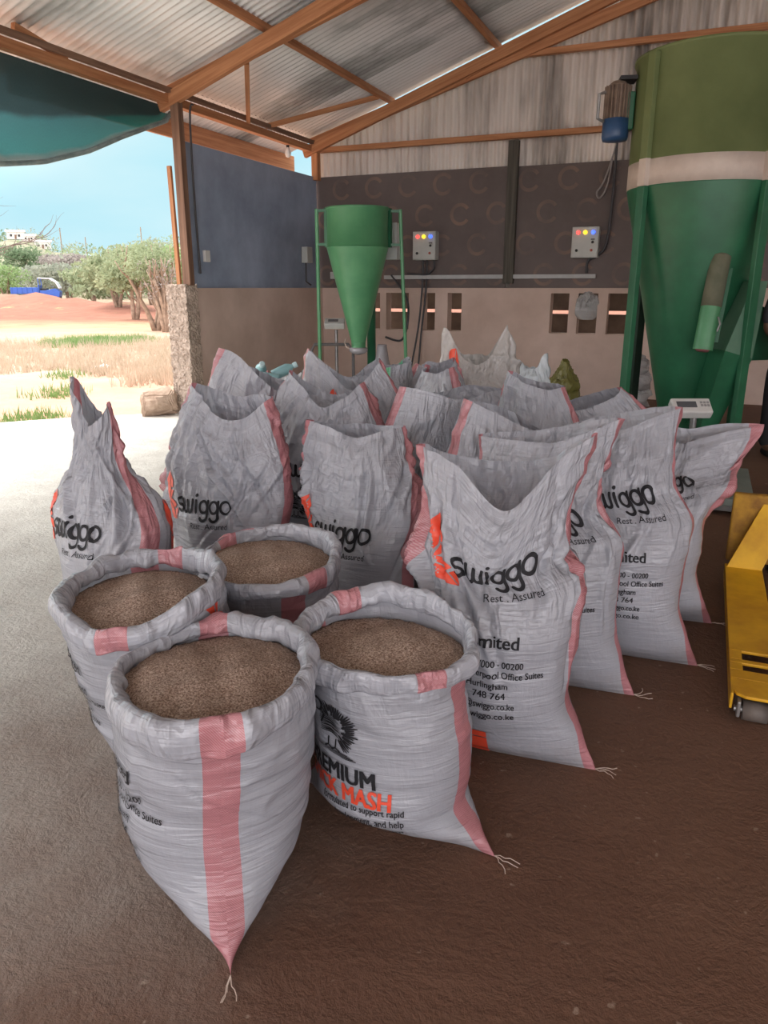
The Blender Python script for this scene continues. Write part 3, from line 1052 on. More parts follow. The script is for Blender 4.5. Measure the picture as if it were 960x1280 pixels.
def rough_pier():
    bm = bmesh.new()
    bmesh.ops.create_cube(bm, size=1)
    bmesh.ops.scale(bm, vec=(0.27, 0.22, 1.48), verts=bm.verts)
    bmesh.ops.subdivide_edges(bm, edges=bm.edges, cuts=14, use_grid_fill=True)
    bmesh.ops.subdivide_edges(bm, edges=[e for e in bm.edges if abs(e.verts[0].co.z - e.verts[1].co.z) > 0.06], cuts=4)
    r = random.Random(8)
    for v in bm.verts:
        k = 0.010 if v.co.y < -0.1 or abs(v.co.x) > 0.13 else 0.004
        v.co += Vector((r.uniform(-k, k), r.uniform(-k, k), r.uniform(-k, k)))
    me = bpy.data.meshes.new('wall_left'); bm.to_mesh(me); bm.free()
    me.materials.append(M_CONC_EDGE)
    o = bpy.data.objects.new('wall_left', me); COL.objects.link(o)
    o.location = (-5.62, 7.42, 0.74)
    struct(o)


rough_pier()
struct(MB().box((7.75, 6.9, 1.6), (0.2, 8.2, 3.2)).build('wall_right', M_PLASTER))

# black film-faced boards, each its own sheet
def board(c, s, label):
    o = MB().box((0, 0, 0), s).build('black_board', M_BOARD, bevel=0.003)
    o.location = c
    return tag(o, label, 'board')


bl = MB().box((0, 0, 0), (3.16, 0.02, 1.56)).build('black_board', speckled('lit_side_board', (0.22, 0.275, 0.37), (0.34, 0.41, 0.53), 1.4, 0.42), bevel=0.003)  # paler, bluer than the other boards: sky light painted into its colour
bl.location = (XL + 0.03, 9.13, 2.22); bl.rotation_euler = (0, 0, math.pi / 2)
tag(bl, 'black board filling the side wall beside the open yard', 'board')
board((-4.12, YB - 0.01, 2.22), (2.92, 0.02, 1.56), 'black board with faint rings behind the smaller green hopper')
board((-1.35, YB - 0.01, 2.215), (2.50, 0.02, 1.55), 'black board with faint rings between dark post and large green hopper')
board((1.25, YB - 0.01, 2.215), (2.50, 0.02, 1.55), 'black board hidden mostly behind the large green hopper')

M_TRIM = plain('grey_conduit', (0.42, 0.43, 0.43), 0.5)

# timber frame
def post(name, a, b, w, h, mat, label):
    return tag(timber(name, a, b, w, h, mat), label, 'post')


post('timber_post', (-5.50, 7.40, 1.47), (-5.50, 7.40, 3.40), 0.10, 0.09, M_WOOD_DARK, 'brown timber post on the broken pier at the yard opening')
tag(timber('timber_batten', (-5.60, 7.36, 1.47), (-5.62, 7.36, 2.72), 0.05, 0.035, M_WOOD), 'short pale batten nailed beside the pier post', 'batten')
post('timber_post', (-5.53, YB - 0.10, 2.95), (-5.53, YB - 0.10, 3.45), 0.10, 0.10, M_WOOD, 'short orange corner post above the two black boards')
post('timber_post', (-2.61, YB - 0.06, 1.50), (-2.61, YB - 0.06, 3.30), 0.14, 0.08, wood('grey_brown_post', (0.06, 0.055, 0.045), (0.11, 0.10, 0.08)), 'dark post standing between two black boards on the back wall')
tag(timber('eave_beam', (XL, -8.9, 3.37), (XL, YB - 0.05, 3.37), 0.09, 0.085, M_WOOD), 'long orange eave beam along the open yard side', 'beam')
tag(timber('dark_pole', (XL + 0.06, -8.9, 3.45), (XL + 0.06, YB - 0.08, 3.45), 0.05, 0.05, M_WOOD_DARK), 'thin dark pole lying on top of the eave beam', 'pole')
tag(timber('gable_rail', (-5.5, YB - 0.03, 3.36), (7.6, YB - 0.03, 3.36), 0.08, 0.07, M_WOOD), 'lower horizontal timber rail across the back wall', 'beam')
tag(timber('gable_rail', (-3.1, YB - 0.03, 4.30), (5.5, YB - 0.03, 4.30), 0.08, 0.07, M_WOOD), 'upper horizontal timber rail behind top of large hopper', 'beam')
tag(timber('fascia_board', (-6.15, 5.8, 3.265), (-6.15, 11.1, 3.265), 0.04, 0.21, M_WOOD), 'wide brown fascia board under the outer roof edge', 'board')


def truss(y, label, dz=0.0):
    t = empty('roof_truss', (XL, y, 3.4), label, 'truss', 'timber roof trusses')
    zt = lambda x: roof_z(x) - 0.225 + dz
    zl = lambda x: 3.45 + 0.285 * (x - XL) + dz
    for side in (1, -1):
        X = (lambda x: x) if side == 1 else (lambda x: 2 * RIDGE_X - x)
        timber('top_chord', (X(-5.70), y, zt(-5.70)), (X(RIDGE_X), y, zt(RIDGE_X)), 0.07, 0.14, M_WOOD, t)
        timber('lower_chord', (X(-5.62), y + 0.07, zl(-5.62)), (X(RIDGE_X), y + 0.07, zl(RIDGE_X)), 0.06, 0.14, M_WOOD, t)
        timber('web_strut', (X(-3.3), y + 0.03, zl(-3.3)), (X(-2.6), y + 0.03, zt(-2.6)), 0.04, 0.09, M_WOOD, t)
    return t


truss(YB - 0.14, 'timber roof truss against the back gable sheets')
truss(7.38, 'timber roof truss meeting the eave beam at the pier post')
truss(2.6, 'timber roof truss over the front sacks, out of sight', 0)
post('timber_post', (-5.50, -1.5, -0.02), (-5.50, -1.5, 3.33), 0.12, 0.12, M_WOOD_DARK, 'timber post of the open side behind the viewer')
for x, lab in ((-4.42, 'roof purlin nearest the eave beam'), (-2.92, 'second roof purlin up from the eave beam'), (-1.40, 'third roof purlin up from the eave beam'), (0.1, 'roof purlin next to the ridge')):
    tag(timber('roof_purlin', (x, -8.9, roof_z(x) - 0.045), (x, 10.9, roof_z(x) - 0.045), 0.07, 0.07, M_WOOD), lab, 'beam', 'roof purlins')
tag(timber('knee_brace', (XL + 0.02, 8.95, 3.42), (-4.65, 7.48, 3.66), 0.05, 0.06, M_WOOD), 'short timber brace from eave beam up to the pier truss', 'brace')
tag(timber('knee_brace', (XL + 0.02, 9.37, 3.45), (-4.45, 10.45, 3.92), 0.05, 0.06, M_WOOD), 'slanting timber brace between eave beam and back truss', 'brace')
tag(timber('knee_brace', (XL + 0.02, 5.95, 3.42), (XL + 0.0, 5.40, 3.53), 0.05, 0.06, M_WOOD), 'short leaning strut on eave beam above the green net', 'brace')

# wire netting over the left board
mb = MB()
wy0, wy1, wz0, wz1 = 7.55, 10.6, 3.42, 3.65
k = 0
for i in range(41):
    y = wy0 + (wy1 - wy0) * i / 40
    mb.bar((XL - 0.03, y, wz0), (XL - 0.05, y, wz1 - 0.12), 0.004, 0.004)
for i in range(4):
    z = wz0 + 0.045 * i
    mb.bar((XL - 0.035, wy0, z), (XL - 0.035, wy1, z), 0.004, 0.004)
tag(mb.build('wire_netting', M_STEEL), 'strip of wire netting between eave beam and roof sheet', 'netting')

# shade net hanging from the eave beam
def net():
    m, n, l, b = new_mat('green_shade_net')
    uv = nd(n, 'ShaderNodeUVMap', uv_map='UVMap'); sep = nd(n, 'ShaderNodeSeparateXYZ'); l.new(uv.outputs[0], sep.inputs[0])
    wob = math_node(n, l, 'ADD', sep.outputs[1], math_node(n, l, 'MULTIPLY', noise(n, l, uv.outputs[0], 3, 4), 0.12))
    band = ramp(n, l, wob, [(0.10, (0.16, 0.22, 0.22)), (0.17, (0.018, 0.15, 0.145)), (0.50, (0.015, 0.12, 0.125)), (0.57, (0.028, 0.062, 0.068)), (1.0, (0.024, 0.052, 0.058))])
    weave = noise(n, l, uv.outputs[0], 1.0, 3, 0.6, 0, ((260, 40, 1),))
    c = mix_col(n, l, 0.35, band, weave, 'OVERLAY')
    l.new(c, b.inputs['Base Color']); b.inputs['Roughness'].default_value = 0.8
    tr = nd(n, 'ShaderNodeBsdfTranslucent'); l.new(c, tr.inputs['Color'])
    mx = nd(n, 'ShaderNodeMixShader'); mx.inputs[0].default_value = 0.42
    l.new(b.outputs[0], mx.inputs[1]); l.new(tr.outputs[0], mx.inputs[2])
    tp = nd(n, 'ShaderNodeBsdfTransparent')
    mx2 = nd(n, 'ShaderNodeMixShader')
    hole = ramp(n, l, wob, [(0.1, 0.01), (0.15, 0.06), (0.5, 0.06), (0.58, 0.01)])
    l.new(hole, mx2.inputs[0])
    l.new(mx.outputs[0], mx2.inputs[1]); l.new(tp.outputs[0], mx2.inputs[2]); l.new(mx2.outputs[0], n['Material Output'].inputs['Surface'])
    NY, NZ = 90, 40
    ys = np.linspace(7.55, 0.0, NY)
    bot = np.interp(ys, [0.0, 2.5, 5.13, 5.66, 6.18, 6.65, 7.51, 7.55], [2.35, 2.3, 2.44, 2.53, 2.69, 2.89, 3.20, 3.28])
    r = np.random.default_rng(4)
    vs, fs, uvs = [], [], []
    for j, y in enumerate(ys):
        for k in range(NZ + 1):
            t = k / NZ
            z = bot[j] + (3.33 - bot[j]) * t
            x = XL - 0.09 - 0.10 * math.sin(math.pi * t) + 0.035 * math.sin(y * 3.1 + 2 * t) * (1 - t) + 0.02 * math.sin(y * 9 + t * 7) * (1 - t)
            if t < 0.08:
                x += 0.03 * math.sin(t / 0.08 * math.pi)
            vs.append((x, y, z))
    for j in range(NY - 1):
        for k in range(NZ):
            a = j * (NZ + 1) + k
            fs.append((a, a + 1, a + NZ + 2, a + NZ + 1))
            uvs += [(ys[j], k / NZ), (ys[j], (k + 1) / NZ), (ys[j + 1], (k + 1) / NZ), (ys[j + 1], k / NZ)]
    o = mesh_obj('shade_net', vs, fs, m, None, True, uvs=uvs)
    tag(o, 'dark green shade net sagging from the eave beam over the opening', 'shade net')
    hem = MB().tube([(XL - 0.06 + 0.035 * math.sin(y * 3.1), y, b_ + 0.005) for y, b_ in zip(ys, bot)], 0.022, 8)
    hem.build('rolled_hem', speckled('grey_green_hem', (0.16, 0.22, 0.22), (0.26, 0.33, 0.32), 12, 0.85), o)


net()

# ------------------------------------------------------------------ back-wall fittings
def control_box(x, label):
    t = empty('control_box', (x, YB - 0.1, 1.82), label, 'control box', 'electrical control boxes')
    loc = t.location
    MB().box((0, 0, 0.19), (0.34, 0.16, 0.38)).build('enclosure', M_BOXGREY, t, bevel=0.006)
    MB().box((0, -0.084, 0.19), (0.315, 0.012, 0.355)).build('front_door', M_BOXGREY, t, bevel=0.004)
    for nm, dx, c in (('red_lamp', -0.09, (0.9, 0.06, 0.05)), ('yellow_lamp', 0.0, (0.95, 0.55, 0.02)), ('blue_lamp', 0.10, (0.05, 0.12, 0.95))):
        o = MB().lathe([(0.026, 0), (0.026, 0.014), (0.018, 0.024)], seg=16).build('indicator_lamp', plain(nm, c, 0.3, emit=(c, 1.3)), t)
        o.rotation_euler = (math.pi / 2, 0, 0); o.location = (dx, -0.089, 0.31); o['label'] = nm.replace('_', ' ')
    for dx, z, c in ((0.10, 0.19, M_BLACK), (-0.10, 0.09, M_BLACK), (0.09, 0.09, plain('red_button', (0.45, 0.10, 0.07)))):
        o = MB().lathe([(0.017, 0), (0.017, 0.012), (0.012, 0.02)], seg=12).build('push_button', c, t)
        o.rotation_euler = (math.pi / 2, 0, 0); o.location = (dx, -0.089, z)
    MB().box((0.10, -0.0915, 0.225), (0.05, 0.003, 0.018)).build('name_plate', plain('dark_plate', (0.12, 0.12, 0.12)), t)
    return t


control_box(-3.81, 'grey control box with three lamps behind the smaller green hopper')
control_box(-1.59, 'grey control box with three lamps beside the large green hopper')
tag(MB().box((-2.95, YB - 0.055, 1.59), (3.03, 0.05, 0.055)).build('cable_trunking', M_TRIM, bevel=0.004), 'long pale cable trunking along foot of the black boards', 'trunking')


def hang(name, pts, r, label, mat=M_CABLE):
    pts = [Vector(p) for p in pts]
    out = []
    n = len(pts)
    for i in range(n - 1):
        a, b, c, d = pts[max(i - 1, 0)], pts[i], pts[i + 1], pts[min(i + 2, n - 1)]
        for k in range(8):
            t = k / 8
            out.append(0.5 * (2 * b + (c - a) * t + (2 * a - 5 * b + 4 * c - d) * t * t + (3 * b - a - 3 * c + d) * t ** 3))
    out.append(pts[-1])
    return tag(MB().tube(out, r, 7).build(name, mat, smooth=True), label, 'cable')


yb = YB - 0.07
hang('black_cable', [(-3.86, yb, 1.83), (-3.87, yb, 1.4), (-3.90, yb - 0.05, 0.9), (-3.98, yb - 0.1, 0.35), (-4.02, yb - 0.15, 0.02)], 0.014, 'leftmost black cable dropping straight from box behind smaller hopper')
hang('black_cable', [(-3.80, yb, 1.83), (-3.81, yb, 1.4), (-3.85, yb - 0.05, 0.85), (-3.88, yb - 0.1, 0.3), (-3.90, yb - 0.15, 0.02)], 0.014, 'middle black cable dropping straight from box behind smaller hopper')
hang('black_cable', [(-3.70, yb, 1.83), (-3.69, yb, 1.72), (-3.74, yb, 1.66), (-3.82, yb, 1.62), (-4.1, yb, 1.64)], 0.014, 'black cable bending from control box into the trunking')
hang('black_cable', [(-4.35, yb, 1.62), (-4.10, yb - .02, 1.3), (-4.05, yb - 0.1, 0.95), (-4.15, yb - .1, 0.7), (-4.4, yb - .1, 0.74)], 0.016, 'looped dark cable over the vents behind smaller hopper')
hang('black_cable', [(-1.30, yb, 3.2), (-1.30, yb, 2.5), (-1.33, yb, 2.0), (-1.42, yb, 1.86), (-1.55, yb, 1.78), (-1.56, yb, 1.63)], 0.018, 'black cable running down the board beside the right control box')
hang('grey_wire', [(-1.25, YB - 0.10, 3.42), (-1.32, yb, 3.1), (-1.42, yb, 2.75), (-1.50, yb, 2.62), (-1.46, yb, 2.55), (-1.38, yb, 2.68), (-1.34, yb, 3.0)], 0.012, 'loop of grey wire hanging from the motor on back wall', plain('pale_wire', (0.30, 0.28, 0.27)))
hang('black_hose', [(XL + 0.16, 7.62, 3.36), (XL + 0.10, 7.63, 3.25), (XL + 0.08, 7.64, 2.4), (XL + 0.08, 7.66, 1.6)], 0.012, 'thin dark cable hanging beside the pier post')

# small socket boxes
tag(MB().box((XL + 0.06, 7.83, 1.80), (0.04, 0.10, 0.13)).build('light_switch', M_WHITE, bevel=0.006), 'small white switch on the left black board', 'switch')
t = empty('meter_box', (XL + 0.1, 10.25, 1.78), 'small grey meter box in the dark corner left of smaller hopper', 'meter box')
MB().box((0, 0, 0.12), (0.10, 0.16, 0.22)).build('enclosure', M_BOXGREY, t, bevel=0.005)
MB().tube([(0, -0.04, 0.01), (0, -0.05, -0.25), (0.02, 0.06, -0.3)], 0.012, 6).build('cable_tail', M_CABLE, t)
tag(MB().box((-5.2, YB - 0.1, 1.62), (0.22, 0.1, 0.10)).build('junction_box', M_BOXGREY, bevel=0.006), 'grey junction box low on wall left of smaller hopper', 'junction box')
tag(MB().box((-5.02, YB - 0.1, 1.95), (0.12, 0.1, 0.16)).build('junction_box', M_BOXGREY, bevel=0.006), 'grey junction box higher on wall left of smaller hopper', 'junction box')
t = empty('bulb', (-5.62, 10.0, 3.28), 'clear light bulb hanging under the eave by the corner', 'bulb')
MB().lathe([(0.02, 0.07), (0.022, 0.04), (0.02, 0.02)], seg=12).build('socket', M_BLACK, t)
MB().lathe([(0.018, 0.02), (0.035, -0.02), (0.045, -0.06), (0.03, -0.1), (0.004, -0.11)], seg=16).build('glass_bulb', plain('bulb_glass', (0.75, 0.75, 0.72), 0.15), t, smooth=True)


# ------------------------------------------------------------------ hoppers
def spread(n, d):
    return [d + 360 / n * i for i in range(n)]


def small_hopper():
    c = V(-0.312, 9.4, 0)
    t = empty('feed_hopper', c, 'smaller green cone hopper on thin legs before the back wall', 'hopper')
    R = 0.36
    MB().lathe([(R - 0.012, 1.90), (R, 1.895), (R, 2.30), (R + 0.012, 2.31), (R + 0.012, 2.335), (R - 0.012, 2.335), (R - 0.012, 1.90)], seg=48, close_top=False, close_bot=False).build('drum', M_GREEN_LT, t, smooth=True)
    MB().lathe([(0.085, 0.80), (R + 0.003, 1.885), (R + 0.008, 1.90), (R - 0.01, 1.905), (0.07, 0.80)], seg=48, close_top=False, close_bot=False).build('cone', M_GREEN_LT, t, smooth=True)
    MB().lathe([(0.085, 0.70), (0.088, 0.82), (0.075, 0.82), (0.075, 0.70)], seg=24, close_top=False, close_bot=False).build('outlet', M_GREEN_LT, t, smooth=True)
    # white bag tied over the outlet
    pts = []
    mb = MB().lathe([(0.02, 0.655), (0.075, 0.672), (0.115, 0.70), (0.11, 0.735), (0.09, 0.745)], seg=20)
    mb.build('outlet_bag', SACK_MAT_PLAIN, t, smooth=True)
    MB().tube([(-0.09, 0, 0.72), (-0.15, -0.02, 0.74), (-0.19, 0, 0.80), (-0.18, 0.02, 0.84)], 0.007, 6).build('tie_string', SACK_MAT_PLAIN_THREAD, t)
    d = lambda r, f: V(r, f, 0)
    for (r, f) in ((-0.47, -0.05), (0.50, 0.02)):
        p = d(r, f)
        foot = p * (1.0 if r < 0 else 1.22)
        MB().tube([(foot.x, foot.y, 0.0), (p.x, p.y, 2.32)], 0.022, 8).build('leg', M_GREEN_LT, t)
        q = d(r * 0.75, f)
        for z in (2.30, 1.93):
            MB().bar((p.x, p.y, z), (q.x, q.y, z), 0.04, 0.03).build('bracket', M_GREEN, t)
        MB().bar((q.x, q.y, 1.90), (q.x, q.y, 2.33), 0.05, 0.05).build('side_rib', M_GREEN, t)
    p = d(0.15, 0.55)
    MB().tube([(p.x, p.y, 0.0), (p.x, p.y, 1.62), (p.x * 0.6, p.y * 0.6, 1.75)], 0.055, 14).build('feed_pipe', M_GREEN, t, smooth=True)
    p = d(0.42, 0.30)
    MB().box((p.x, p.y, 1.98), (0.16, 0.14, 0.42)).build('switch_box', M_BOXGREY, t, bevel=0.006)
    p = d(0.22, 0.25)
    MB().box((p.x, p.y, 1.72), (0.14, 0.12, 0.16)).build('clamp_plate', M_WHITE, t, bevel=0.01)
    # pale sack tied under the rear pipe
    p = V(0.0, 9.93, 0)
    o = MB().lathe([(0.13, 0.10), (0.17, 0.25), (0.15, 0.45), (0.09, 0.65), (0.065, 0.80), (0.06, 0.84)], seg=20).build('tied_sack', SACK_MAT_PLAIN, smooth=True)
    o.location = (p.x - 0.02, p.y - 0.02, -0.10)
    o.location.z = -0.10
    tag(o, 'pale sack tied under the rear pipe of smaller hopper', 'sack')


small_hopper()


def big_hopper():
    c = V(2.84, 7.2, 0)
    t = empty('feed_mixer', c, 'large green hopper mixer with a cream band and side spout', 'hopper')
    R = 0.66
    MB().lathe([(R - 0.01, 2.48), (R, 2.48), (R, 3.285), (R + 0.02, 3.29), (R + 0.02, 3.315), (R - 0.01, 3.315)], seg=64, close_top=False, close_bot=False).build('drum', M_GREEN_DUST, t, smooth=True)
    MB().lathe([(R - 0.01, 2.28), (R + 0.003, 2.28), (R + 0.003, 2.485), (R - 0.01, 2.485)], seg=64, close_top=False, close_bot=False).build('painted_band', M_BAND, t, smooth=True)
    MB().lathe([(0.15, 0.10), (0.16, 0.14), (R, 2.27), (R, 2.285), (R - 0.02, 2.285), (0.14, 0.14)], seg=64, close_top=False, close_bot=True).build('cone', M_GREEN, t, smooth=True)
    ez = Vector((0, 0, 1))
    # four flat-bar legs welded up the drum
    for k, a in enumerate(spread(4, 202)):
        ca, sa = math.cos(math.radians(a)), math.sin(math.radians(a))
        p = V(ca * (R + 0.02), sa * (R + 0.02))
        q = V(-sa, ca)
        lo, hi = (2.275, 2.49)
        R3 = Matrix((p.normalized(), ez.cross(p.normalized()), ez)).transposed()
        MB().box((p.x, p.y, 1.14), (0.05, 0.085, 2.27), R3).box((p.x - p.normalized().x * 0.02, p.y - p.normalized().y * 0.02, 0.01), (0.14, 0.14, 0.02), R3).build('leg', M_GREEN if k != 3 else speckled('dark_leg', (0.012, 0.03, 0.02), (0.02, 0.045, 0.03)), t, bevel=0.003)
        MB().box((p.x, p.y, 2.383), (0.054, 0.088, 0.214), R3).build('leg_band', M_BAND, t)
        MB().box((p.x, p.y, 2.89), (0.05, 0.085, 0.80), R3).build('drum_rib', M_GREEN_DUST, t, bevel=0.003)
    # slanted discharge spout on the front of the cone
    a, b = V(0.01, -0.49, 1.70), V(-0.10, -0.60, 0.93)
    ax = (b - a).normalized()
    sp = MB().tube([a - ax * 0.02, a, a + ax * 0.42], [0.05, 0.082, 0.085], 22).build('spout_top', speckled('dusty_spout', (0.10, 0.11, 0.07), (0.16, 0.16, 0.11), 5, 0.8), t, smooth=True)
    MB().tube([a + ax * 0.40, b], 0.082, 22, caps=False).build('spout', M_GREEN_LT, t, smooth=True)
    s_ = MB().tube([b - ax * 0.06, b - ax * 0.02, b + ax * 0.012], [0.07, 0.078, 0.045], 18).build('spout_stuffing', SACK_MAT, t, smooth=True)
    s_['label'] = 'white and pink sack stuffed in spout'
    side = V(0.115, -0.47, 1.6)
    MB().bar(side, side + ax * 0.62, 0.03, 0.05).build('spout_rail', M_GREEN, t)
    MB().tube([a + ax * 0.5 + V(0.04, -0.09), a + ax * 0.56 + V(0.06, -0.11), a + ax * 0.62 + V(0.05, -0.10)], 0.008, 6).build('gate_lever', M_STEEL, t)
    # intake chute, a tapering box beside the cone
    P = lambda r, f, z: V(r, f, z)
    chute = MB()
    top = [P(0.27, -0.60, 1.50), P(0.40, -0.56, 1.50), P(0.46, -0.05, 1.50), P(0.27, -0.05, 1.50)]
    mid = [P(0.07, -0.66, 0.93), P(0.33, -0.62, 0.86), P(0.40, -0.05, 0.86), P(0.07, -0.05, 0.93)]
    low = [P(0.0, -0.50, 0.22), P(0.16, -0.48, 0.22), P(0.18, -0.05, 0.22), P(0.0, -0.05, 0.22)]
    chute.add(top + mid, [(0, 1, 2, 3), (0, 4, 5, 1), (1, 5, 6, 2), (2, 6, 7, 3), (3, 7, 4, 0)])
    chute.build('intake_chute', speckled('pale_green_paint', (0.06, 0.14, 0.09), (0.09, 0.19, 0.12), 3, 0.5), t)
    MB().add(mid + low, [(0, 4, 5, 1), (1, 5, 6, 2), (2, 6, 7, 3), (3, 7, 4, 0), (4, 7, 6, 5)]).build('chute_boot', M_GREEN, t)
    MB().prism([P(0.46, -0.35, 1.30), P(0.95, -0.20, 1.12), P(0.95, -0.2, 0.82), P(0.46, -0.35, 0.82)], V(0.02, 0.3, 0)).build('chute_wing', M_GREEN, t)
    # drive motor on the left side of the drum
    m = V(-0.80, 0.12, 0)
    mo = MB().lathe([(0.02, 2.68), (0.105, 2.69), (0.115, 2.72), (0.115, 2.86), (0.10, 2.865)], (m.x, m.y, 0), 24).build('motor_cowl', plain('blue_paint', (0.025, 0.07, 0.16), 0.4), t, smooth=True)
    fin = MB()
    for i in range(20):
        a_ = 2 * math.pi * i / 20
        fin.box((m.x + 0.09 * math.cos(a_), m.y + 0.09 * math.sin(a_), 2.99), (0.05, 0.009, 0.26), Matrix.Rotation(a_, 3, 'Z'))
    fin.lathe([(0.085, 2.86), (0.085, 3.13), (0.05, 3.16)], (m.x, m.y, 0), 20)
    fin.build('motor_fins', speckled('dusty_brown_motor', (0.16, 0.11, 0.08), (0.27, 0.20, 0.15), 8, 0.8), t)
    q = V(-0.12, -0.04, 0).normalized()
    h = m + V(-0.12, -0.03, 0)
    MB().tube([(h.x, h.y, 2.84), (h.x + q.x * .06, h.y + q.y * .06, 2.86), (h.x + q.x * .06, h.y + q.y * .06, 3.05), (h.x, h.y, 3.07)], 0.014, 8).build('motor_handle', M_STEEL, t)
    n_ = V(-0.66, 0.10, 0)
    MB().bar((m.x, m.y, 3.17), (n_.x, n_.y, 3.17), 0.2, 0.03).build('mount_plate', M_BLACK, t)
    MB().bar((m.x * .93, m.y * .93, 2.92), (n_.x, n_.y, 2.92), 0.12, 0.3).build('gearbox', M_GREEN, t, bevel=0.01)


big_hopper()


# ------------------------------------------------------------------ scales
def platform_scale():
    t = empty('platform_scale', (0.0, 5.75, 0), 'grey platform scale on the floor before the large green hopper', 'scale')
    MB().box((-0.02, 0, 0.095), (0.86, 1.0, 0.05)).build('platform', speckled('dull_green_steel', (0.17, 0.21, 0.19), (0.25, 0.29, 0.27), 4, 0.5, metallic=0.2), t, bevel=0.006)
    MB().box((-0.02, 0, 0.055), (0.78, 0.92, 0.06)).build('base_frame', M_STEEL, t)
    for sx in (-1, 1):
        for sy in (-1, 1):
            MB().lathe([(0.035, 0), (0.035, 0.02), (0.02, 0.04)], (0.36 * sx - 0.02, 0.42 * sy, 0), 14).build('foot', M_BLACK, t)
    MB().tube([(-0.02, 0.52, 0.06), (-0.02, 0.52, 0.50)], 0.025, 12).build('column', M_STEEL, t)
    h = empty('head_pivot', (0, 0, 0))
    bpy.data.objects.remove(h)
    R = Matrix.Rotation(YAW, 3, 'Z') @ Matrix.Rotation(math.radians(38), 3, 'X')
    c = Vector((-0.05, 0.50, 0.555))
    MB().box(c, (0.30, 0.15, 0.075), R).build('indicator', M_WHITE, t, bevel=0.012)
    n = R @ Vector((0, 0, 1)); x = R @ Vector((1, 0, 0)); y = R @ Vector((0, 1, 0))
    MB().box(c + n * 0.039 - x * 0.04 + y * 0.005, (0.15, 0.06, 0.004), R).build('display', plain('lcd_dark', (0.10, 0.11, 0.12), 0.2), t)
    kb = MB()
    for i in range(3):
        for j in range(2):
            kb.box(c + n * 0.039 + x * (0.075 + 0.025 * i) + y * (0.025 - 0.03 * j), (0.018, 0.02, 0.006), R)
    kb.build('keypad', plain('key_grey', (0.3, 0.3, 0.3)), t)


platform_scale()


def rear_scale():
    p = V(-0.66, 9.95, 0)
    t = empty('weighing_scale', p, 'old weighing scale with raised indicator left of the smaller hopper', 'scale')
    R = Matrix.Rotation(YAW, 3, 'Z') @ Matrix.Rotation(math.radians(25), 3, 'X')
    MB().box((0, 0, 0.10), (0.5, 0.5, 0.06), Matrix.Rotation(YAW, 3, 'Z')).box((0, 0, 0.04), (0.4, 0.4, 0.08), Matrix.Rotation(YAW, 3, 'Z')).build('platform', M_STEEL, t, bevel=0.005)
    MB().tube([(0, 0.1, 0.10), (0, 0.1, 0.92)], 0.022, 10).build('column', M_STEEL, t)
    MB().box((0, 0.06, 1.0), (0.26, 0.16, 0.08), R).build('indicator', M_BOXGREY, t, bevel=0.01)
    n = R @ Vector((0, 0, 1))
    MB().box(Vector((-0.02, 0.06, 1.0)) + n * 0.042, (0.13, 0.07, 0.004), R).build('display', plain('lcd_dark', (0.10, 0.11, 0.12), 0.2), t)
    MB().tube([V(-0.28, 0, 0.1), V(-0.28, 0, 0.66), V(-0.24, 0, 0.74), V(0.2, 0, 0.74), V(0.26, 0, 0.66), V(0.26, 0, 0.1)], 0.02, 10).build('guard_rail', speckled('dark_tube', (0.10, 0.10, 0.10), (0.16, 0.15, 0.15)), t)


rear_scale()


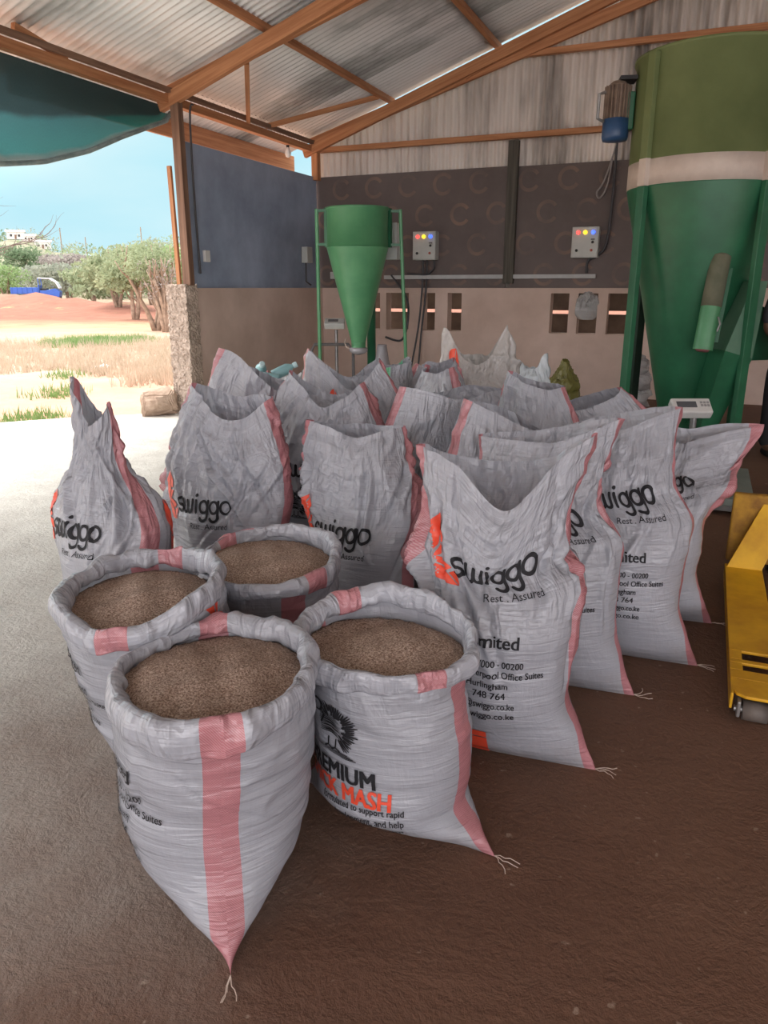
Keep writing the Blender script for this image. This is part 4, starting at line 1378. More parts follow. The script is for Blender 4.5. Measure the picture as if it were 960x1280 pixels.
# ------------------------------------------------------------------ pallet truck
def pallet_truck():
    t = empty('pallet_truck', (0.5, 3.4, 0), 'yellow pallet truck with forks pointing out beside the sacks', 'pallet truck')
    o = Vector((0.5, 3.4, 0))
    L = lambda x, y, z: Vector((x, y, z)) - o
    for k, x0 in enumerate((0.215, 0.595)):
        mb = MB()
        w = 0.17
        prof = [(2.50, 0.052), (2.60, 0.098), (2.72, 0.105), (3.98, 0.105), (3.98, 0.035), (2.72, 0.045), (2.55, 0.042)]
        slots = [(2.765, 2.815), (2.875, 2.915)]
        # top plate in strips so the two slots are real openings
        ys = [2.72, 2.79, 2.85, 2.88, 2.955, 3.98]
        for i in range(5):
            y0, y1 = ys[i], ys[i + 1]
            if i in (1, 3):
                mb.box(L(x0 + 0.0225, (y0 + y1) / 2, 0.10), (0.045, y1 - y0, 0.012))
                mb.box(L(x0 + w - 0.01, (y0 + y1) / 2, 0.10), (0.02, y1 - y0, 0.012))
            else:
                mb.box(L(x0 + w / 2, (y0 + y1) / 2, 0.10), (w, y1 - y0, 0.012))
        # nose plate
        n = [(x0 + 0.0, 2.72, 0.106), (x0 + w, 2.72, 0.106), (x0 + w, 2.655, 0.104), (x0 + w - 0.02, 2.615, 0.102), (x0 + w - 0.05, 2.60, 0.101), (x0 + 0.05, 2.60, 0.101), (x0 + 0.02, 2.615, 0.102), (x0, 2.655, 0.104)]
        mb.prism([L(*p) for p in n], (0, 0, -0.012))
        for sx in (x0 + 0.005, x0 + w - 0.005):
            mb.box(L(sx, 3.29, 0.075), (0.010, 1.38, 0.06))
        f = mb.build('fork', M_YELLOW, t, bevel=0.003)
        w_ = MB().tube([L(x0 + 0.045, 2.625, 0.037), L(x0 + 0.125, 2.625, 0.037)], 0.036, 20).build('load_roller', speckled('worn_roller', (0.10, 0.085, 0.075), (0.17, 0.14, 0.12), 8, 0.6), f, smooth=True)
        for bx in (0.03, 0.14):
            MB().box(L(x0 + bx, 2.64, 0.055), (0.012, 0.12, 0.06)).build('roller_bracket', M_STEEL, f, bevel=0.004)
        MB().tube([L(x0 + 0.018, 2.625, 0.037), L(x0 + 0.152, 2.625, 0.037)], 0.012, 10).build('axle', M_STEEL, f)
    # sloping gussets and cross head at the tiller end
    for k, x0 in enumerate((0.222, 0.60)):
        MB().prism([L(x0, 3.93, 0.106), L(x0 + 0.16, 3.93, 0.106), L(x0 + 0.29 - 0.18 * k, 4.10, 0.46), L(x0 + 0.16 - 0.10 * k, 4.10, 0.46)], (0, 0.03, -0.012)).build('gusset_plate', M_YELLOW, t, bevel=0.003)
    MB().box(L(0.49, 4.10, 0.27), (0.54, 0.05, 0.36)).build('cross_head', speckled('rusty_yellow', (0.22, 0.10, 0.02), (0.50, 0.27, 0.03), 9, 0.7), t, bevel=0.01)
    MB().tube([L(0.49, 4.25, 0.12), L(0.49, 4.25, 0.55)], 0.055, 18).build('pump_cylinder', M_YELLOW, t, smooth=True)
    MB().tube([L(0.43, 4.27, 0.09), L(0.55, 4.27, 0.09)], 0.09, 24).build('steer_wheel', M_BLACK, t, smooth=True)
    MB().tube([L(0.49, 4.25, 0.55), L(0.49, 4.38, 0.95), L(0.49, 4.46, 1.10)], 0.02, 10).build('tiller', M_BLACK, t)
    MB().tube([L(0.40, 4.46, 1.10), L(0.38, 4.48, 1.22), L(0.60, 4.48, 1.22), L(0.58, 4.46, 1.10), L(0.40, 4.46, 1.10)], 0.015, 8).build('handle', M_BLACK, t)


pallet_truck()


# ------------------------------------------------------------------ the four opened sacks in front
def lv_open(zr, bmax, dr=0.0, df=0.0, btop=None, b_low=1.0):
    return [(0.0, 0, 0, None, 0.008), (0.03, 0, 0, None, 0.055 * b_low), (0.075, 0, 0, None, 0.105 * b_low), (0.14, 0, 0, None, 0.152 * b_low), (0.24, 0, 0, None, min(bmax, 0.200 * b_low)),
            (0.38, dr * .5, df * .5, None, bmax), (zr - 0.10, dr * .8, df * .8, None, bmax), (zr, dr, df, None, btop or bmax - 0.012)]


open_sack((-0.425, 1.645), -76, lv_open(0.575, 0.236, 0.02, -0.01, b_low=1.42), 'opened white sack of mash nearest the viewer, wide pink stripe facing out', 'brown mash heaped in the nearest opened sack', 1, CUFF_MATS[0],
          [lambda S, r: print_address(S, r, 1, y=0.455, gap=0.14)], lip=[(0, 0, 0.0), (0, 0, 0.0), (0, 0, 0.01), (0, 0, 0.01), (0, 0, 0.01), (0, 0, 0), (0, 0, -0.01), (0, 0, -0.01)], mound=0.03, sink=0.035)
open_sack((-0.67, 2.07), -72, lv_open(0.635, 0.225, -0.02, -0.06, b_low=1.15), 'opened white sack of mash at the left of the front group, under the twisted-neck sack', 'brown mash in the opened sack below the twisted-neck sack', 2, CUFF_MATS[1],
          [lambda S, r: print_address(S, r, 1, y=0.50), lambda S, r: S.put(r, place2d(leaf_emblem(), 1.0, 1.0, 0.16, 0.56), 0, 'leaf_emblem', M_RED)],
          lip=[(0, 0, -0.03), (0, 0, 0.03), (0, 0, 0.03), (0, 0, 0.02), (0, 0, 0.0), (0, 0, -0.01), (0, 0, -0.01), (0, 0, -0.04)], mound=0.035, sink=0.055)
open_sack((-0.395, 2.42), -62, lv_open(0.585, 0.232, 0.0, -0.04, b_low=1.1), 'opened white sack of mash between the nearest one and the tall swiggo sacks', 'brown mash in the opened sack furthest from the viewer', 3, CUFF_MATS[2],
          [], lip=[(0, 0, -0.01), (0, 0, 0.0), (0, 0, 0.02), (0, 0, 0.02), (0, 0, 0.02), (0, 0, 0), (0, 0, 0), (0, 0, -0.01)], mound=0.04, sink=0.03)
open_sack((0.02, 1.815), -31, lv_open(0.585, 0.19, -0.02, -0.005, b_low=1.3), 'opened white sack of mash printed MIUM and MASH with a dark chick', 'brown mash in the opened sack printed MASH', 4, CUFF_MATS[3],
          [lambda S, r: print_product(S, r, 1, y=0.245)], lip=[(0, 0, -0.02), (0, 0, 0.02), (0, 0, 0.03), (0, 0, 0.02), (0, 0, 0.0), (0, 0, -0.02), (0, 0, -0.03), (0, 0, -0.03)], mound=0.02, sink=0.05, perim=1.29)


# ------------------------------------------------------------------ tall sacks with loose tops
def lv_tall(top_z, top=(0, 0), a=0.27, b=0.10, turn=0.0, bmax=0.165, neck=None, belly=(0, 0)):
    L = [(0.0, 0, 0, None, 0.008), (0.03, 0, 0, None, 0.05), (0.075, 0, 0, None, 0.095), (0.15, 0, 0, None, 0.135), (0.26, belly[0] * .6, belly[1] * .6, None, bmax),
         (0.44, belly[0], belly[1], None, bmax), (0.58, belly[0] * .8 + top[0] * .2, belly[1] * .8 + top[1] * .2, None, bmax - 0.02, turn * .2)]
    if neck:
        L.append(neck)
    L.append((top_z, top[0], top[1], a, b, turn))
    return L


addr = lambda S, r: print_address(S, r, 1)
brand = lambda S, r: print_brand(S, r, 1)


def red_square(S, r):
    sq = flat_join([([Vector((x0, y0)), Vector((x1, y0)), Vector((x1, y1)), Vector((x0, y1))], [(0, 1, 2, 3)]) for x0, y0, x1, y1 in
                    ((0.16, 0.09, 0.30, 0.155), (0.16, 0.16, 0.245, 0.19), (0.25, 0.16, 0.30, 0.19), (0.16, 0.05, 0.215, 0.085), (0.22, 0.05, 0.30, 0.085))])
    S.put(r, sq, 1, 'red_square_print', M_RED)


tall_sack((0.37, 2.13), -20, lv_tall(0.93, (0.0, 0.13), 0.265, 0.115, 14, bmax=0.188, neck=(0.66, -0.03, 0.06, 0.205, 0.13, 6)), [(0.01, 0, 0.10), (0, 0.02, 0.0), (0, 0.05, -0.03), (0, 0.02, 0.0), (0, 0, 0.055), (0, 0, 0.015), (0, -0.03, -0.11), (0, -0.02, 0.04)],
          'largest upright sack in front, gaping top, swiggo and address print facing out', 21, [addr, lambda S, r: print_brand(S, r, 1, x=0.19), red_square], fold_n=24, perim=1.25)
tall_sack((0.633, 2.578), -20, lv_tall(0.93, (-0.035, 0.12), 0.25, 0.10, 12, bmax=0.172, neck=(0.70, -0.075, 0.05, 0.205, 0.10, 8)), [(0.0, 0, 0.075), (0, 0.02, 0.04), (0, 0.04, 0.0), (0, 0, 0), (0, 0, 0), (0, 0, 0.0), (0, -0.01, 0.0), (0, -0.01, 0.04)],
          'upright sack directly behind the largest gaping one, pink stripe slumped at its shoulder', 22, [addr, brand], perim=1.25)
tall_sack((0.96, 2.81), -21, lv_tall(0.935, (-0.03, 0.20), 0.23, 0.10, 12, bmax=0.174, neck=(0.70, -0.05, 0.09, 0.215, 0.11, 6)), [(0.02, 0, 0.06), (0, 0.02, 0.03), (0, 0.04, 0.0), (0, 0, -0.02), (0, 0, -0.05), (0, 0, -0.04), (0, -0.02, -0.02), (0, -0.01, 0.03)],
          'upright sack showing ggo and ted print, second from the yellow pallet truck', 23, [addr, brand], fold_n=9, upper=0.7, perim=1.25)
tall_sack((1.18, 3.20), -20, lv_tall(0.83, (0.11, 0.18), 0.18, 0.065, 10, bmax=0.174, neck=(0.68, 0.06, 0.12, 0.215, 0.10, 6)),
          [(0.235, 0, 0.03), (0.11, 0, 0.03), (0.02, 0, 0.0), (0, 0.01, 0.0), (0, 0.01, 0.02), (0, 0.01, 0.03), (0, 0, 0.04), (0, 0, 0.05), (0, 0, 0.055), (0.01, 0, 0.05), (0.02, -0.01, 0.02), (0.02, -0.01, -0.02), (0.02, -0.02, -0.045), (0.0, -0.02, -0.05), (-0.01, -0.02, -0.04), (0.10, -0.01, 0.0)],
          'upright sack beside the yellow pallet truck, its top corner flopping over', 24, [addr, brand], fold_n=12, perim=1.25)
tall_sack((-1.05, 2.76), -48, lv_tall(1.03, (-0.02, 0.02), 0.075, 0.055, 30, bmax=0.19, neck=(0.86, -0.02, 0.02, 0.09, 0.07, 20)), [(-0.005, 0, 0.02), (0.0, 0.01, -0.03), (0, 0.01, -0.06), (0.0, 0.01, 0.0), (0.0, 0, 0.10), (0.0, -0.01, 0.08), (0.0, 0, -0.06), (0.0, -0.01, -0.04)],
          'upright sack with pinched twisted neck standing nearest the open yard', 25, [lambda S, r: print_brand(S, r, 1, x=0.26, leaf_x=0.12, y=0.60), lambda S, r: print_brand(S, r, 0, x=0.24, leaf_x=0.11, y=0.56)], fold_n=22, upper=0.8, lip_from=0.72)
tall_sack((-0.69, 3.22), -24, lv_tall(0.98, (0.02, 0.04), 0.175, 0.09, 8), [(0.0, 0, 0.01), (0, 0.02, 0.02), (0, 0.04, 0.0), (0, 0.02, 0.03), (0, 0, 0.07), (0, 0, 0.02), (0, -0.01, -0.06), (0, -0.01, -0.06)],
          'upright swiggo sack standing right behind the twisted-neck one', 26, [lambda S, r: print_brand(S, r, 1, x=0.19, leaf_x=0.07, y=0.545)], fold_n=22)
tall_sack((-0.73, 3.79), 8, lv_tall(1.03, (0.10, -0.02), 0.19, 0.09, 0), [(0.0, 0, -0.06), (0, 0.02, -0.03), (0, 0.04, 0.02), (0, 0.02, 0.06), (0.03, 0, 0.13), (0.03, 0, 0.10), (0.02, -0.01, 0.0), (0, -0.01, -0.07)],
          'upright sack whose pointed flap shows above the swiggo sack near the yard', 27, [], fold_n=9)
tall_sack((-0.285, 3.56), -12, lv_tall(0.97, (0.01, 0.03), 0.17, 0.12, 0), [(0.0, 0, 0.05), (0, 0.02, 0.0), (0, 0.04, -0.03), (0, 0.02, 0.02), (0, 0, 0.10), (0, 0, 0.05), (0, -0.01, -0.05), (0, -0.01, -0.01)],
          'upright sack with red leaf and small chick, squeezed between two swiggo sacks', 28, [lambda S, r: print_brand(S, r, 1, x=0.20, leaf_x=0.13, y=0.63), lambda S, r: S.put(r, place2d(chick_print(), 0.13, 0.13, 0.20, 0.43), 1, 'chick_print', M_INK)], fold_n=16)
tall_sack((-0.09, 2.97), -42, lv_tall(0.90, (-0.02, 0.06), 0.19, 0.085, 36, bmax=0.155), [(0.0, 0, 0.01), (0, 0.02, 0.0), (0, 0.03, 0.0), (0, 0, 0), (0, 0, 0.03), (0, 0, 0.02), (0, -0.01, -0.02), (0, -0.01, 0.0)],
          'upright swiggo sack in the centre, behind the two front opened sacks', 29, [lambda S, r: print_brand(S, r, 1, x=0.19, leaf_x=0.09, y=0.50), lambda S, r: print_brand(S, r, 0, x=0.21, leaf_x=0.10, y=0.56)], fold_n=24, perim=1.30)
tall_sack((0.24, 3.46), 24, lv_tall(0.95, (0.02, 0.0), 0.20, 0.11, 0), [(0.0, 0, -0.10), (0, 0.02, -0.02), (0, 0.04, 0.02), (0, 0.02, 0.03), (0, 0, 0.075), (0, 0, 0.06), (0, -0.01, 0.02), (0, -0.01, -0.04)],
          'upright plain-faced sack behind the central swiggo sack, pink stripe at its peak', 30, [], fold_n=8, upper=0.7)
tall_sack((0.53, 3.12), 22, lv_tall(0.93, (-0.01, 0.0), 0.20, 0.12, 0), [(0.0, 0, -0.09), (0, 0.02, -0.02), (0, 0.04, 0.03), (0, 0.02, 0.06), (0, 0, 0.085), (0, 0, 0.04), (0, -0.01, -0.02), (0, -0.01, -0.06)],
          'upright sack seen over the gaping front sack, one pink stripe towards us', 31, [], fold_n=8, upper=0.7)
tall_sack((0.80, 3.86), -38, lv_tall(0.97, (-0.02, 0.02), 0.15, 0.08, 0), [(0.0, 0, 0.0), (0, 0.02, 0.0), (0, 0.04, 0.0), (0, 0.02, 0.02), (0, 0, 0.06), (0, 0, 0.04), (0, -0.01, 0.01), (0, -0.01, -0.01)],
          'upright sack with two pink stripes, below the olive sack', 32, [], fold_n=7, upper=0.7)
tall_sack((1.21, 4.0), -6, lv_tall(0.85, (-0.15, 0.0), 0.17, 0.07, 0), [(0.02, 0, 0.10), (0.0, 0.02, 0.06), (0, 0.04, 0.02), (0, 0.02, 0.0), (0, 0, -0.03), (0, 0, -0.03), (0, -0.01, -0.01), (0.05, -0.01, 0.05)],
          'upright sack with pink-tipped flap pointing at the large green hopper', 33, [], fold_n=8, upper=0.7)
tall_sack((-0.14, 4.16), -4, lv_tall(0.98, (-0.06, 0.0), 0.185, 0.10, 0), [(0.0, 0, 0.10), (0, 0.02, 0.06), (0, 0.04, -0.02), (-0.01, 0.02, 0.05), (-0.02, 0, 0.15), (-0.02, 0, 0.09), (0.02, -0.01, -0.06), (0, -0.01, 0.0)],
          'upright sack with two tall pink-edged flaps below the smaller hopper outlet', 34, [lambda S, r: print_brand(S, r, 1, x=0.22, leaf_x=0.24, y=0.84)], fold_n=9)
tall_sack((0.36, 4.98), -62, lv_tall(0.92, (0.0, 0.0), 0.15, 0.08, 0), [(0.0, 0, 0.04), (0, 0.02, 0.03), (0, 0.04, 0.0), (0, 0.02, 0.02), (0, 0, 0.03), (0, 0, 0.0), (0, -0.01, 0.0), (0, -0.01, 0.0)],
          'small-looking upright sack with pink stripe, behind the plain-faced sack', 35, [], fold_n=8)
tall_sack((0.48, 4.46), -8, lv_tall(0.85, (0.02, 0.0), 0.20, 0.10, 0), [(0.0, 0, 0.03), (0, 0.02, 0.03), (0, 0.04, 0.03), (0, 0.02, 0.0), (0, 0, -0.02), (0, 0, -0.02), (0, -0.01, -0.02), (0, -0.01, 0.02)],
          'upright sack with red leaf near its lip, below the grey two-eared sack', 36, [lambda S, r: print_brand(S, r, 1, x=0.22, leaf_x=0.14, y=0.79)], fold_n=9)
GREEN_SACK = sack_material('green_edged_sack', PERIM, stripe=(0.12, 0.55, 0.28))
tall_sack((0.07, 5.32), -100, lv_tall(0.92, (0.02, 0.0), 0.15, 0.09, 0), [(-0.05, 0, 0.0), (0, 0.02, 0.03), (0, 0.04, 0.04), (0, 0.02, 0.06), (0, 0, 0.03), (0, 0, 0.0), (0, -0.01, 0.0), (0, -0.01, 0.0)],
          'white sack with a green edge among the far sacks', 37, [], mat=GREEN_SACK, fold_n=8)
tall_sack((0.36, 5.72), 30, lv_tall(0.86, (0.02, 0.0), 0.16, 0.08, 0), [(0.02, 0, 0.08), (0, 0.02, 0.03), (0, 0.04, 0.04), (0, 0.02, 0.02), (0, 0, 0.05), (0, 0, 0.0), (0, -0.01, 0.0), (0, -0.01, 0.0)],
          'crumpled white sack with a pink corner, left of the grey two-eared sack', 39, [], fold_n=14)
GREY_SACK = sack_material('grey_clear_sack', PERIM, striped=False, base=(0.55, 0.53, 0.51), translucent=0.3)
tall_sack((0.74, 6.05), 0, lv_tall(0.93, (-0.01, 0.0), 0.19, 0.07, 0),
          [(0.05, 0, 0.24), (0.01, 0, 0.10), (0, 0.02, 0.0), (0, 0.03, 0.0), (0, 0.04, 0.0), (0, 0.03, 0.0), (0, 0.02, 0.01), (-0.01, 0, 0.09), (-0.04, 0, 0.21), (-0.01, 0, 0.07), (0, -0.01, -0.02), (0, -0.01, -0.05), (0, -0.02, -0.06), (0, -0.02, -0.04), (0, -0.01, 0.0), (0.01, 0, 0.10)],
          'tall grey see-through sack with two ears against the back wall', 38, [lambda S, r: S.put(r, leaf(0.11, 0.95, 0.16, 0.10, 0.2), 1, 'red_leaf_print', M_RED)], mat=GREY_SACK, fold_n=26)


# ------------------------------------------------------------------ slumped sacks and odds and ends along the back
def slumped(base, ang, h, label, seed, mat, name='feed_sack', group='slumped sacks along the back wall', perim=1.1, ear=0.1, cat='sack', prints=()):
    L = [(0.0, 0, 0, None, 0.10), (0.05, 0, 0, None, 0.145), (h * 0.35, 0, 0, None, 0.165), (h * 0.65, 0, 0, None, 0.15), (h * 0.85, 0, 0, perim * .16, 0.08), (h * 0.95, 0, 0, perim * .13, 0.045), (h, 0, 0, perim * .12, 0.025)]
    S = Sack(base, ang, L, lip=[(0, 0, ear), (0, 0, 0), (0, 0, -0.02), (0, 0, 0), (0, 0, ear * 0.5), (0, 0, 0), (0, 0, -0.02), (0, 0, 0)], lip_from=0.7, seed=seed, rows=50, cols=90, perim=perim, fold_n=14, upper=1.1)
    root = empty(name, S.base, label, cat, group)
    S.body(root, mat)
    for fn in prints:
        fn(S, root)
    return S, root


DULL_SACK = sack_material('dull_grey_sack', 1.1, striped=False, base=(0.46, 0.47, 0.47), translucent=0.15)
STRIPE_SACK = sack_material('small_striped_sack', 1.1)
BLUE_SACK = sack_material('bluish_white_sack', 1.1, striped=False, base=(0.66, 0.73, 0.77), translucent=0.2)
OLIVE_SACK = sack_material('olive_sack', 1.1, striped=False, base=(0.20, 0.19, 0.05), translucent=0.1)
slumped((-1.33, 8.0), 160, 0.56, 'crumpled grey sack with a reddish corner, against the side wall', 51, STRIPE_SACK, ear=0.12)


def pink_picture(S, r):
    S.put(r, flat_join([ribbon(arc(0.27, 0.27, 0.10, 0.13, 20, 340, 24), 0.012), text_run('NS', 0.18, 0.36, 0.05, 0.12, 0.01)] +
                       [ribbon([(0.22, 0.19 + 0.022 * i), (0.27, 0.17 + 0.022 * i), (0.33, 0.20 + 0.022 * i)], 0.014) for i in range(5)]), 1, 'pink_print', plain('pink_ink', (0.70, 0.25, 0.27)))


slumped((-1.03, 7.15), -12, 0.60, 'white sack with a pink round print, under the teal bottles', 52, SACK_MAT_PLAIN, perim=1.2, ear=0.03, prints=[pink_picture])
slumped((-0.62, 7.5), 10, 0.55, 'grey sack slumped left of the smaller hopper outlet', 53, DULL_SACK, ear=0.02, perim=1.25)
slumped((-0.98, 8.35), 30, 0.55, 'grey sack slumped behind the teal bottles', 54, DULL_SACK, ear=0.06)
slumped((-0.10, 7.3), 20, 0.45, 'grey sack slumped beneath the smaller hopper', 55, DULL_SACK, ear=0.05, perim=1.2)
slumped((0.38, 7.0), 0, 0.62, 'bluish white crumpled sack left of the grey two-eared sack', 56, BLUE_SACK, ear=0.08)
slumped((1.02, 6.5), 35, 0.62, 'grey crumpled sack leaning right of the two-eared one', 57, DULL_SACK, ear=0.1, perim=1.2)
slumped((1.42, 7.35), -15, 0.72, 'bluish white sack with dark top beside the olive sack', 58, BLUE_SACK, ear=0.12, perim=1.0)
slumped((1.86, 7.8), 80, 0.72, 'full olive green sack tied to a point by the back wall', 59, OLIVE_SACK, ear=0.02, perim=1.25)
# teal bottles lying on the pile
for i, (r, f, z, tilt, az, lab) in enumerate(((-1.16, 7.15, 0.70, 60, 40, 'teal plastic bottle standing tilted at the top of the pile'), (-1.08, 7.05, 0.64, 80, -60, 'teal plastic bottle lying on its side over the pink print'), (-0.96, 7.2, 0.69, 65, 120, 'pale teal bottle leaning towards the smaller hopper'))):
    p = V(r, f, z)
    t = empty('plastic_bottle', p, lab, 'bottle', 'teal bottles on the sack pile')
    b_ = MB().lathe([(0.05, -0.10), (0.052, -0.09), (0.052, 0.05), (0.035, 0.085), (0.022, 0.10), (0.022, 0.115)], seg=18).build('bottle_body', plain('teal_plastic', (0.22, 0.40, 0.42), 0.3), t, smooth=True)
    MB().lathe([(0.027, 0.112), (0.027, 0.15), (0.02, 0.155)], seg=16).build('cap', plain('pale_teal', (0.42, 0.58, 0.60), 0.4), t)
    t.rotation_euler = (math.radians(tilt), 0, math.radians(az))
S_, o_ = slumped((-0.10, 7.35), 70, 0.20, 'black plastic bag crumpled below the smaller hopper outlet', 60, plain('black_plastic', (0.02, 0.02, 0.025), 0.3), name='plastic_bag', group=None, perim=0.62, ear=0.03, cat='bag')
o_.location.z += 0.44
# white sacks piled by the back wall behind the hopper leg
for i, (r, f, z, s, lab) in enumerate(((3.17, 9.55, 0.0, 0.30, 'white sack at the bottom of the small pile behind the hopper leg'), (3.19, 9.55, 0.21, 0.25, 'white sack in the middle of the small pile behind the hopper leg'), (3.17, 9.6, 0.38, 0.24, 'white sack at the top of the small pile behind the hopper leg'))):
    S_, o_ = slumped((r, f), 20 * i, 0.24, lab, 61 + i, DULL_SACK, perim=1.0, ear=0.03, group='white sacks piled behind the hopper leg')
    o_.location.z = z
# cloth stuffed into a vent
S_, o_ = slumped((0, 0), 90, 0.36, 'pale cloth stuffed into a vent of the back wall', 66, DULL_SACK, name='cloth', group=None, perim=0.66, ear=0.02, cat='cloth')
o_.location = (-1.52, YB - 0.02, 1.03)

# broken stone by the pier
def rock():
    bm = bmesh.new()
    bmesh.ops.create_cube(bm, size=1)
    bmesh.ops.bevel(bm, geom=bm.edges[:], offset=0.12, segments=2, affect='EDGES')
    bmesh.ops.subdivide_edges(bm, edges=bm.edges[:], cuts=3, use_grid_fill=True)
    rr = np.random.default_rng(2); d = [(Vector(rr.normal(0, 1, 3)).normalized(), rr.uniform(0.36, 0.56)) for _ in range(11)]
    for v in bm.verts:
        for n_, k in d:
            e = v.co.dot(n_) - k
            if e > 0:
                v.co -= n_ * e * 0.85
        v.co += Vector(rr.normal(0, 0.008, 3))
    bmesh.ops.scale(bm, vec=(0.42, 0.30, 0.33), verts=bm.verts)
    me = bpy.data.meshes.new('stone_block'); bm.to_mesh(me); bm.free()
    me.materials.append(speckled('tan_stone', (0.30, 0.21, 0.15), (0.52, 0.40, 0.31), 6, 0.9, 0.6, 0.02))
    o = bpy.data.objects.new('stone_block', me); COL.objects.link(o)
    o.location = (-5.86, 7.17, 0.15); o.rotation_euler = (0.06, -0.12, 0.5)
    tag(o, 'rough tan stone block lying at the foot of the pier', 'stone')


rock()


# ------------------------------------------------------------------ person standing by the large hopper, mostly out of the frame
def skin_chain(name, joints, edges, mat, parent, levels=2):
    me = bpy.data.meshes.new(name)
    me.from_pydata([j[0] for j in joints], edges, [])
    o = bpy.data.objects.new(name, me); COL.objects.link(o); o.parent = parent
    sk = o.modifiers.new('skin', 'SKIN')
    for i, j in enumerate(joints):
        r = j[1]
        me.skin_vertices[0].data[i].radius = r if isinstance(r, tuple) else (r, r)
    me.skin_vertices[0].data[0].use_root = True
    sk.use_smooth_shade = True
    sb = o.modifiers.new('sub', 'SUBSURF'); sb.levels = levels; sb.render_levels = levels
    me.materials.append(mat)
    return o


def person():
    base = V(3.53, 6.62, 0)
    t = empty('person', base, 'person in dark trousers standing by the large hopper', 'person', rotz=YAW)
    skin_m = plain('brown_skin', (0.10, 0.05, 0.03), 0.5); dark = plain('black_cloth', (0.012, 0.012, 0.014), 0.85)
    shirt = plain('dark_shirt', (0.03, 0.03, 0.035), 0.85)
    J = [((0, 0, 0.92), (0.15, 0.11)), ((0, 0, 1.10), (0.14, 0.10)), ((0, 0, 1.30), (0.16, 0.11)), ((0, 0, 1.42), (0.12, 0.08)), ((0, 0.0, 1.50), 0.055), ((0, -0.01, 1.57), 0.075), ((0, -0.02, 1.66), (0.082, 0.095)), ((0, -0.01, 1.73), 0.06),
         ((-0.10, 0, 0.86), 0.09), ((-0.11, -0.01, 0.48), 0.062), ((-0.11, 0.01, 0.09), 0.045), ((-0.115, -0.13, 0.04), 0.036),
         ((0.10, 0, 0.86), 0.09), ((0.11, -0.01, 0.48), 0.062), ((0.11, 0.01, 0.09), 0.045), ((0.115, -0.13, 0.04), 0.036),
         ((-0.20, 0, 1.39), 0.06), ((-0.235, 0.02, 1.11), 0.046), ((-0.20, -0.16, 1.00), 0.034), ((-0.16, -0.26, 0.99), 0.03),
         ((0.20, 0, 1.39), 0.06), ((0.25, 0.02, 1.11), 0.046), ((0.25, -0.06, 0.86), 0.034), ((0.25, -0.09, 0.77), 0.03)]
    E = [(0, 1), (1, 2), (2, 3), (3, 4), (4, 5), (5, 6), (6, 7), (0, 8), (8, 9), (9, 10), (10, 11), (0, 12), (12, 13), (13, 14), (14, 15), (3, 16), (16, 17), (17, 18), (18, 19), (3, 20), (20, 21), (21, 22), (22, 23)]
    skin_chain('body', J, E, skin_m, t)
    for hx, hp, sg in ((-0.16, Vector((-0.16, -0.26, 0.99)), 1), (0.25, Vector((0.25, -0.09, 0.77)), -1)):
        d = Vector((0.2 * sg, -0.9, -0.2)).normalized() if sg == 1 else Vector((0, -0.25, -1)).normalized()
        side = Vector((0, 0, 1)) if sg == 1 else Vector((0, 1, 0))
        for i in range(4):
            a = hp + d * 0.03 + side * (0.024 - 0.016 * i)
            skin_chain('finger', [(a, 0.010), (a + d * 0.045, 0.0095), (a + d * (0.075 - 0.006 * abs(i - 1)) + Vector((0.01 * sg, 0, -0.01)), 0.008)], [(0, 1), (1, 2)], skin_m, t, 1)
        a = hp + side * 0.03
        skin_chain('thumb', [(a, 0.011), (a + d * 0.03 + side * 0.02, 0.010), (a + d * 0.055 + side * 0.022, 0.008)], [(0, 1), (1, 2)], skin_m, t, 1)
    T = [(J[0][0], (0.175, 0.13)), ((0, 0, 0.98), (0.165, 0.125)), (J[8][0], 0.115), ((-0.11, -0.01, 0.48), 0.088), ((-0.11, 0.01, 0.07), 0.075), (J[12][0], 0.115), ((0.11, -0.01, 0.48), 0.088), ((0.11, 0.01, 0.07), 0.075)]
    skin_chain('trousers', T, [(0, 1), (0, 2), (2, 3), (3, 4), (0, 5), (5, 6), (6, 7)], dark, t)
    H = [((0, 0, 0.90), (0.178, 0.135)), ((0, 0, 1.15), (0.165, 0.125)), ((0, 0, 1.30), (0.185, 0.135)), ((0, 0, 1.41), (0.14, 0.10)), ((-0.21, 0, 1.38), 0.078), ((-0.235, 0.02, 1.13), 0.066), ((0.21, 0, 1.38), 0.078), ((0.25, 0.02, 1.13), 0.066)]
    skin_chain('shirt', H, [(0, 1), (1, 2), (2, 3), (3, 4), (4, 5), (3, 6), (6, 7)], shirt, t)
    for sx in (-0.115, 0.115):
        skin_chain('shoe', [((sx, 0.03, 0.05), (0.045, 0.045)), ((sx, -0.06, 0.045), (0.044, 0.044)), ((sx, -0.16, 0.035), (0.04, 0.033)), ((sx, -0.20, 0.03), (0.028, 0.024))], [(0, 1), (1, 2), (2, 3)], M_BLACK, t, 2)
    MB().lathe([(0.088, 1.66), (0.092, 1.70), (0.075, 1.75), (0.03, 1.775)], (0, 0.0, 0), 18).build('hair', M_BLACK, t, smooth=True)
    for sx in (-1, 1):
        MB().lathe([(0.004, -0.012), (0.012, 0), (0.004, 0.012)], (sx * 0.032, -0.108, 1.655), 10).build('eye', plain('eye_white', (0.6, 0.58, 0.55), 0.3), t, smooth=True)
        MB().lathe([(0.008, -0.03), (0.016, 0), (0.008, 0.03)], (sx * 0.088, -0.005, 1.64), 10).build('ear', skin_m, t, smooth=True)
    MB().prism([(-0.016, -0.105, 1.615), (0.016, -0.105, 1.615), (0.006, -0.10, 1.66), (-0.006, -0.10, 1.66)], (0, -0.022, -0.003)).build('nose', skin_m, t, bevel=0.005)
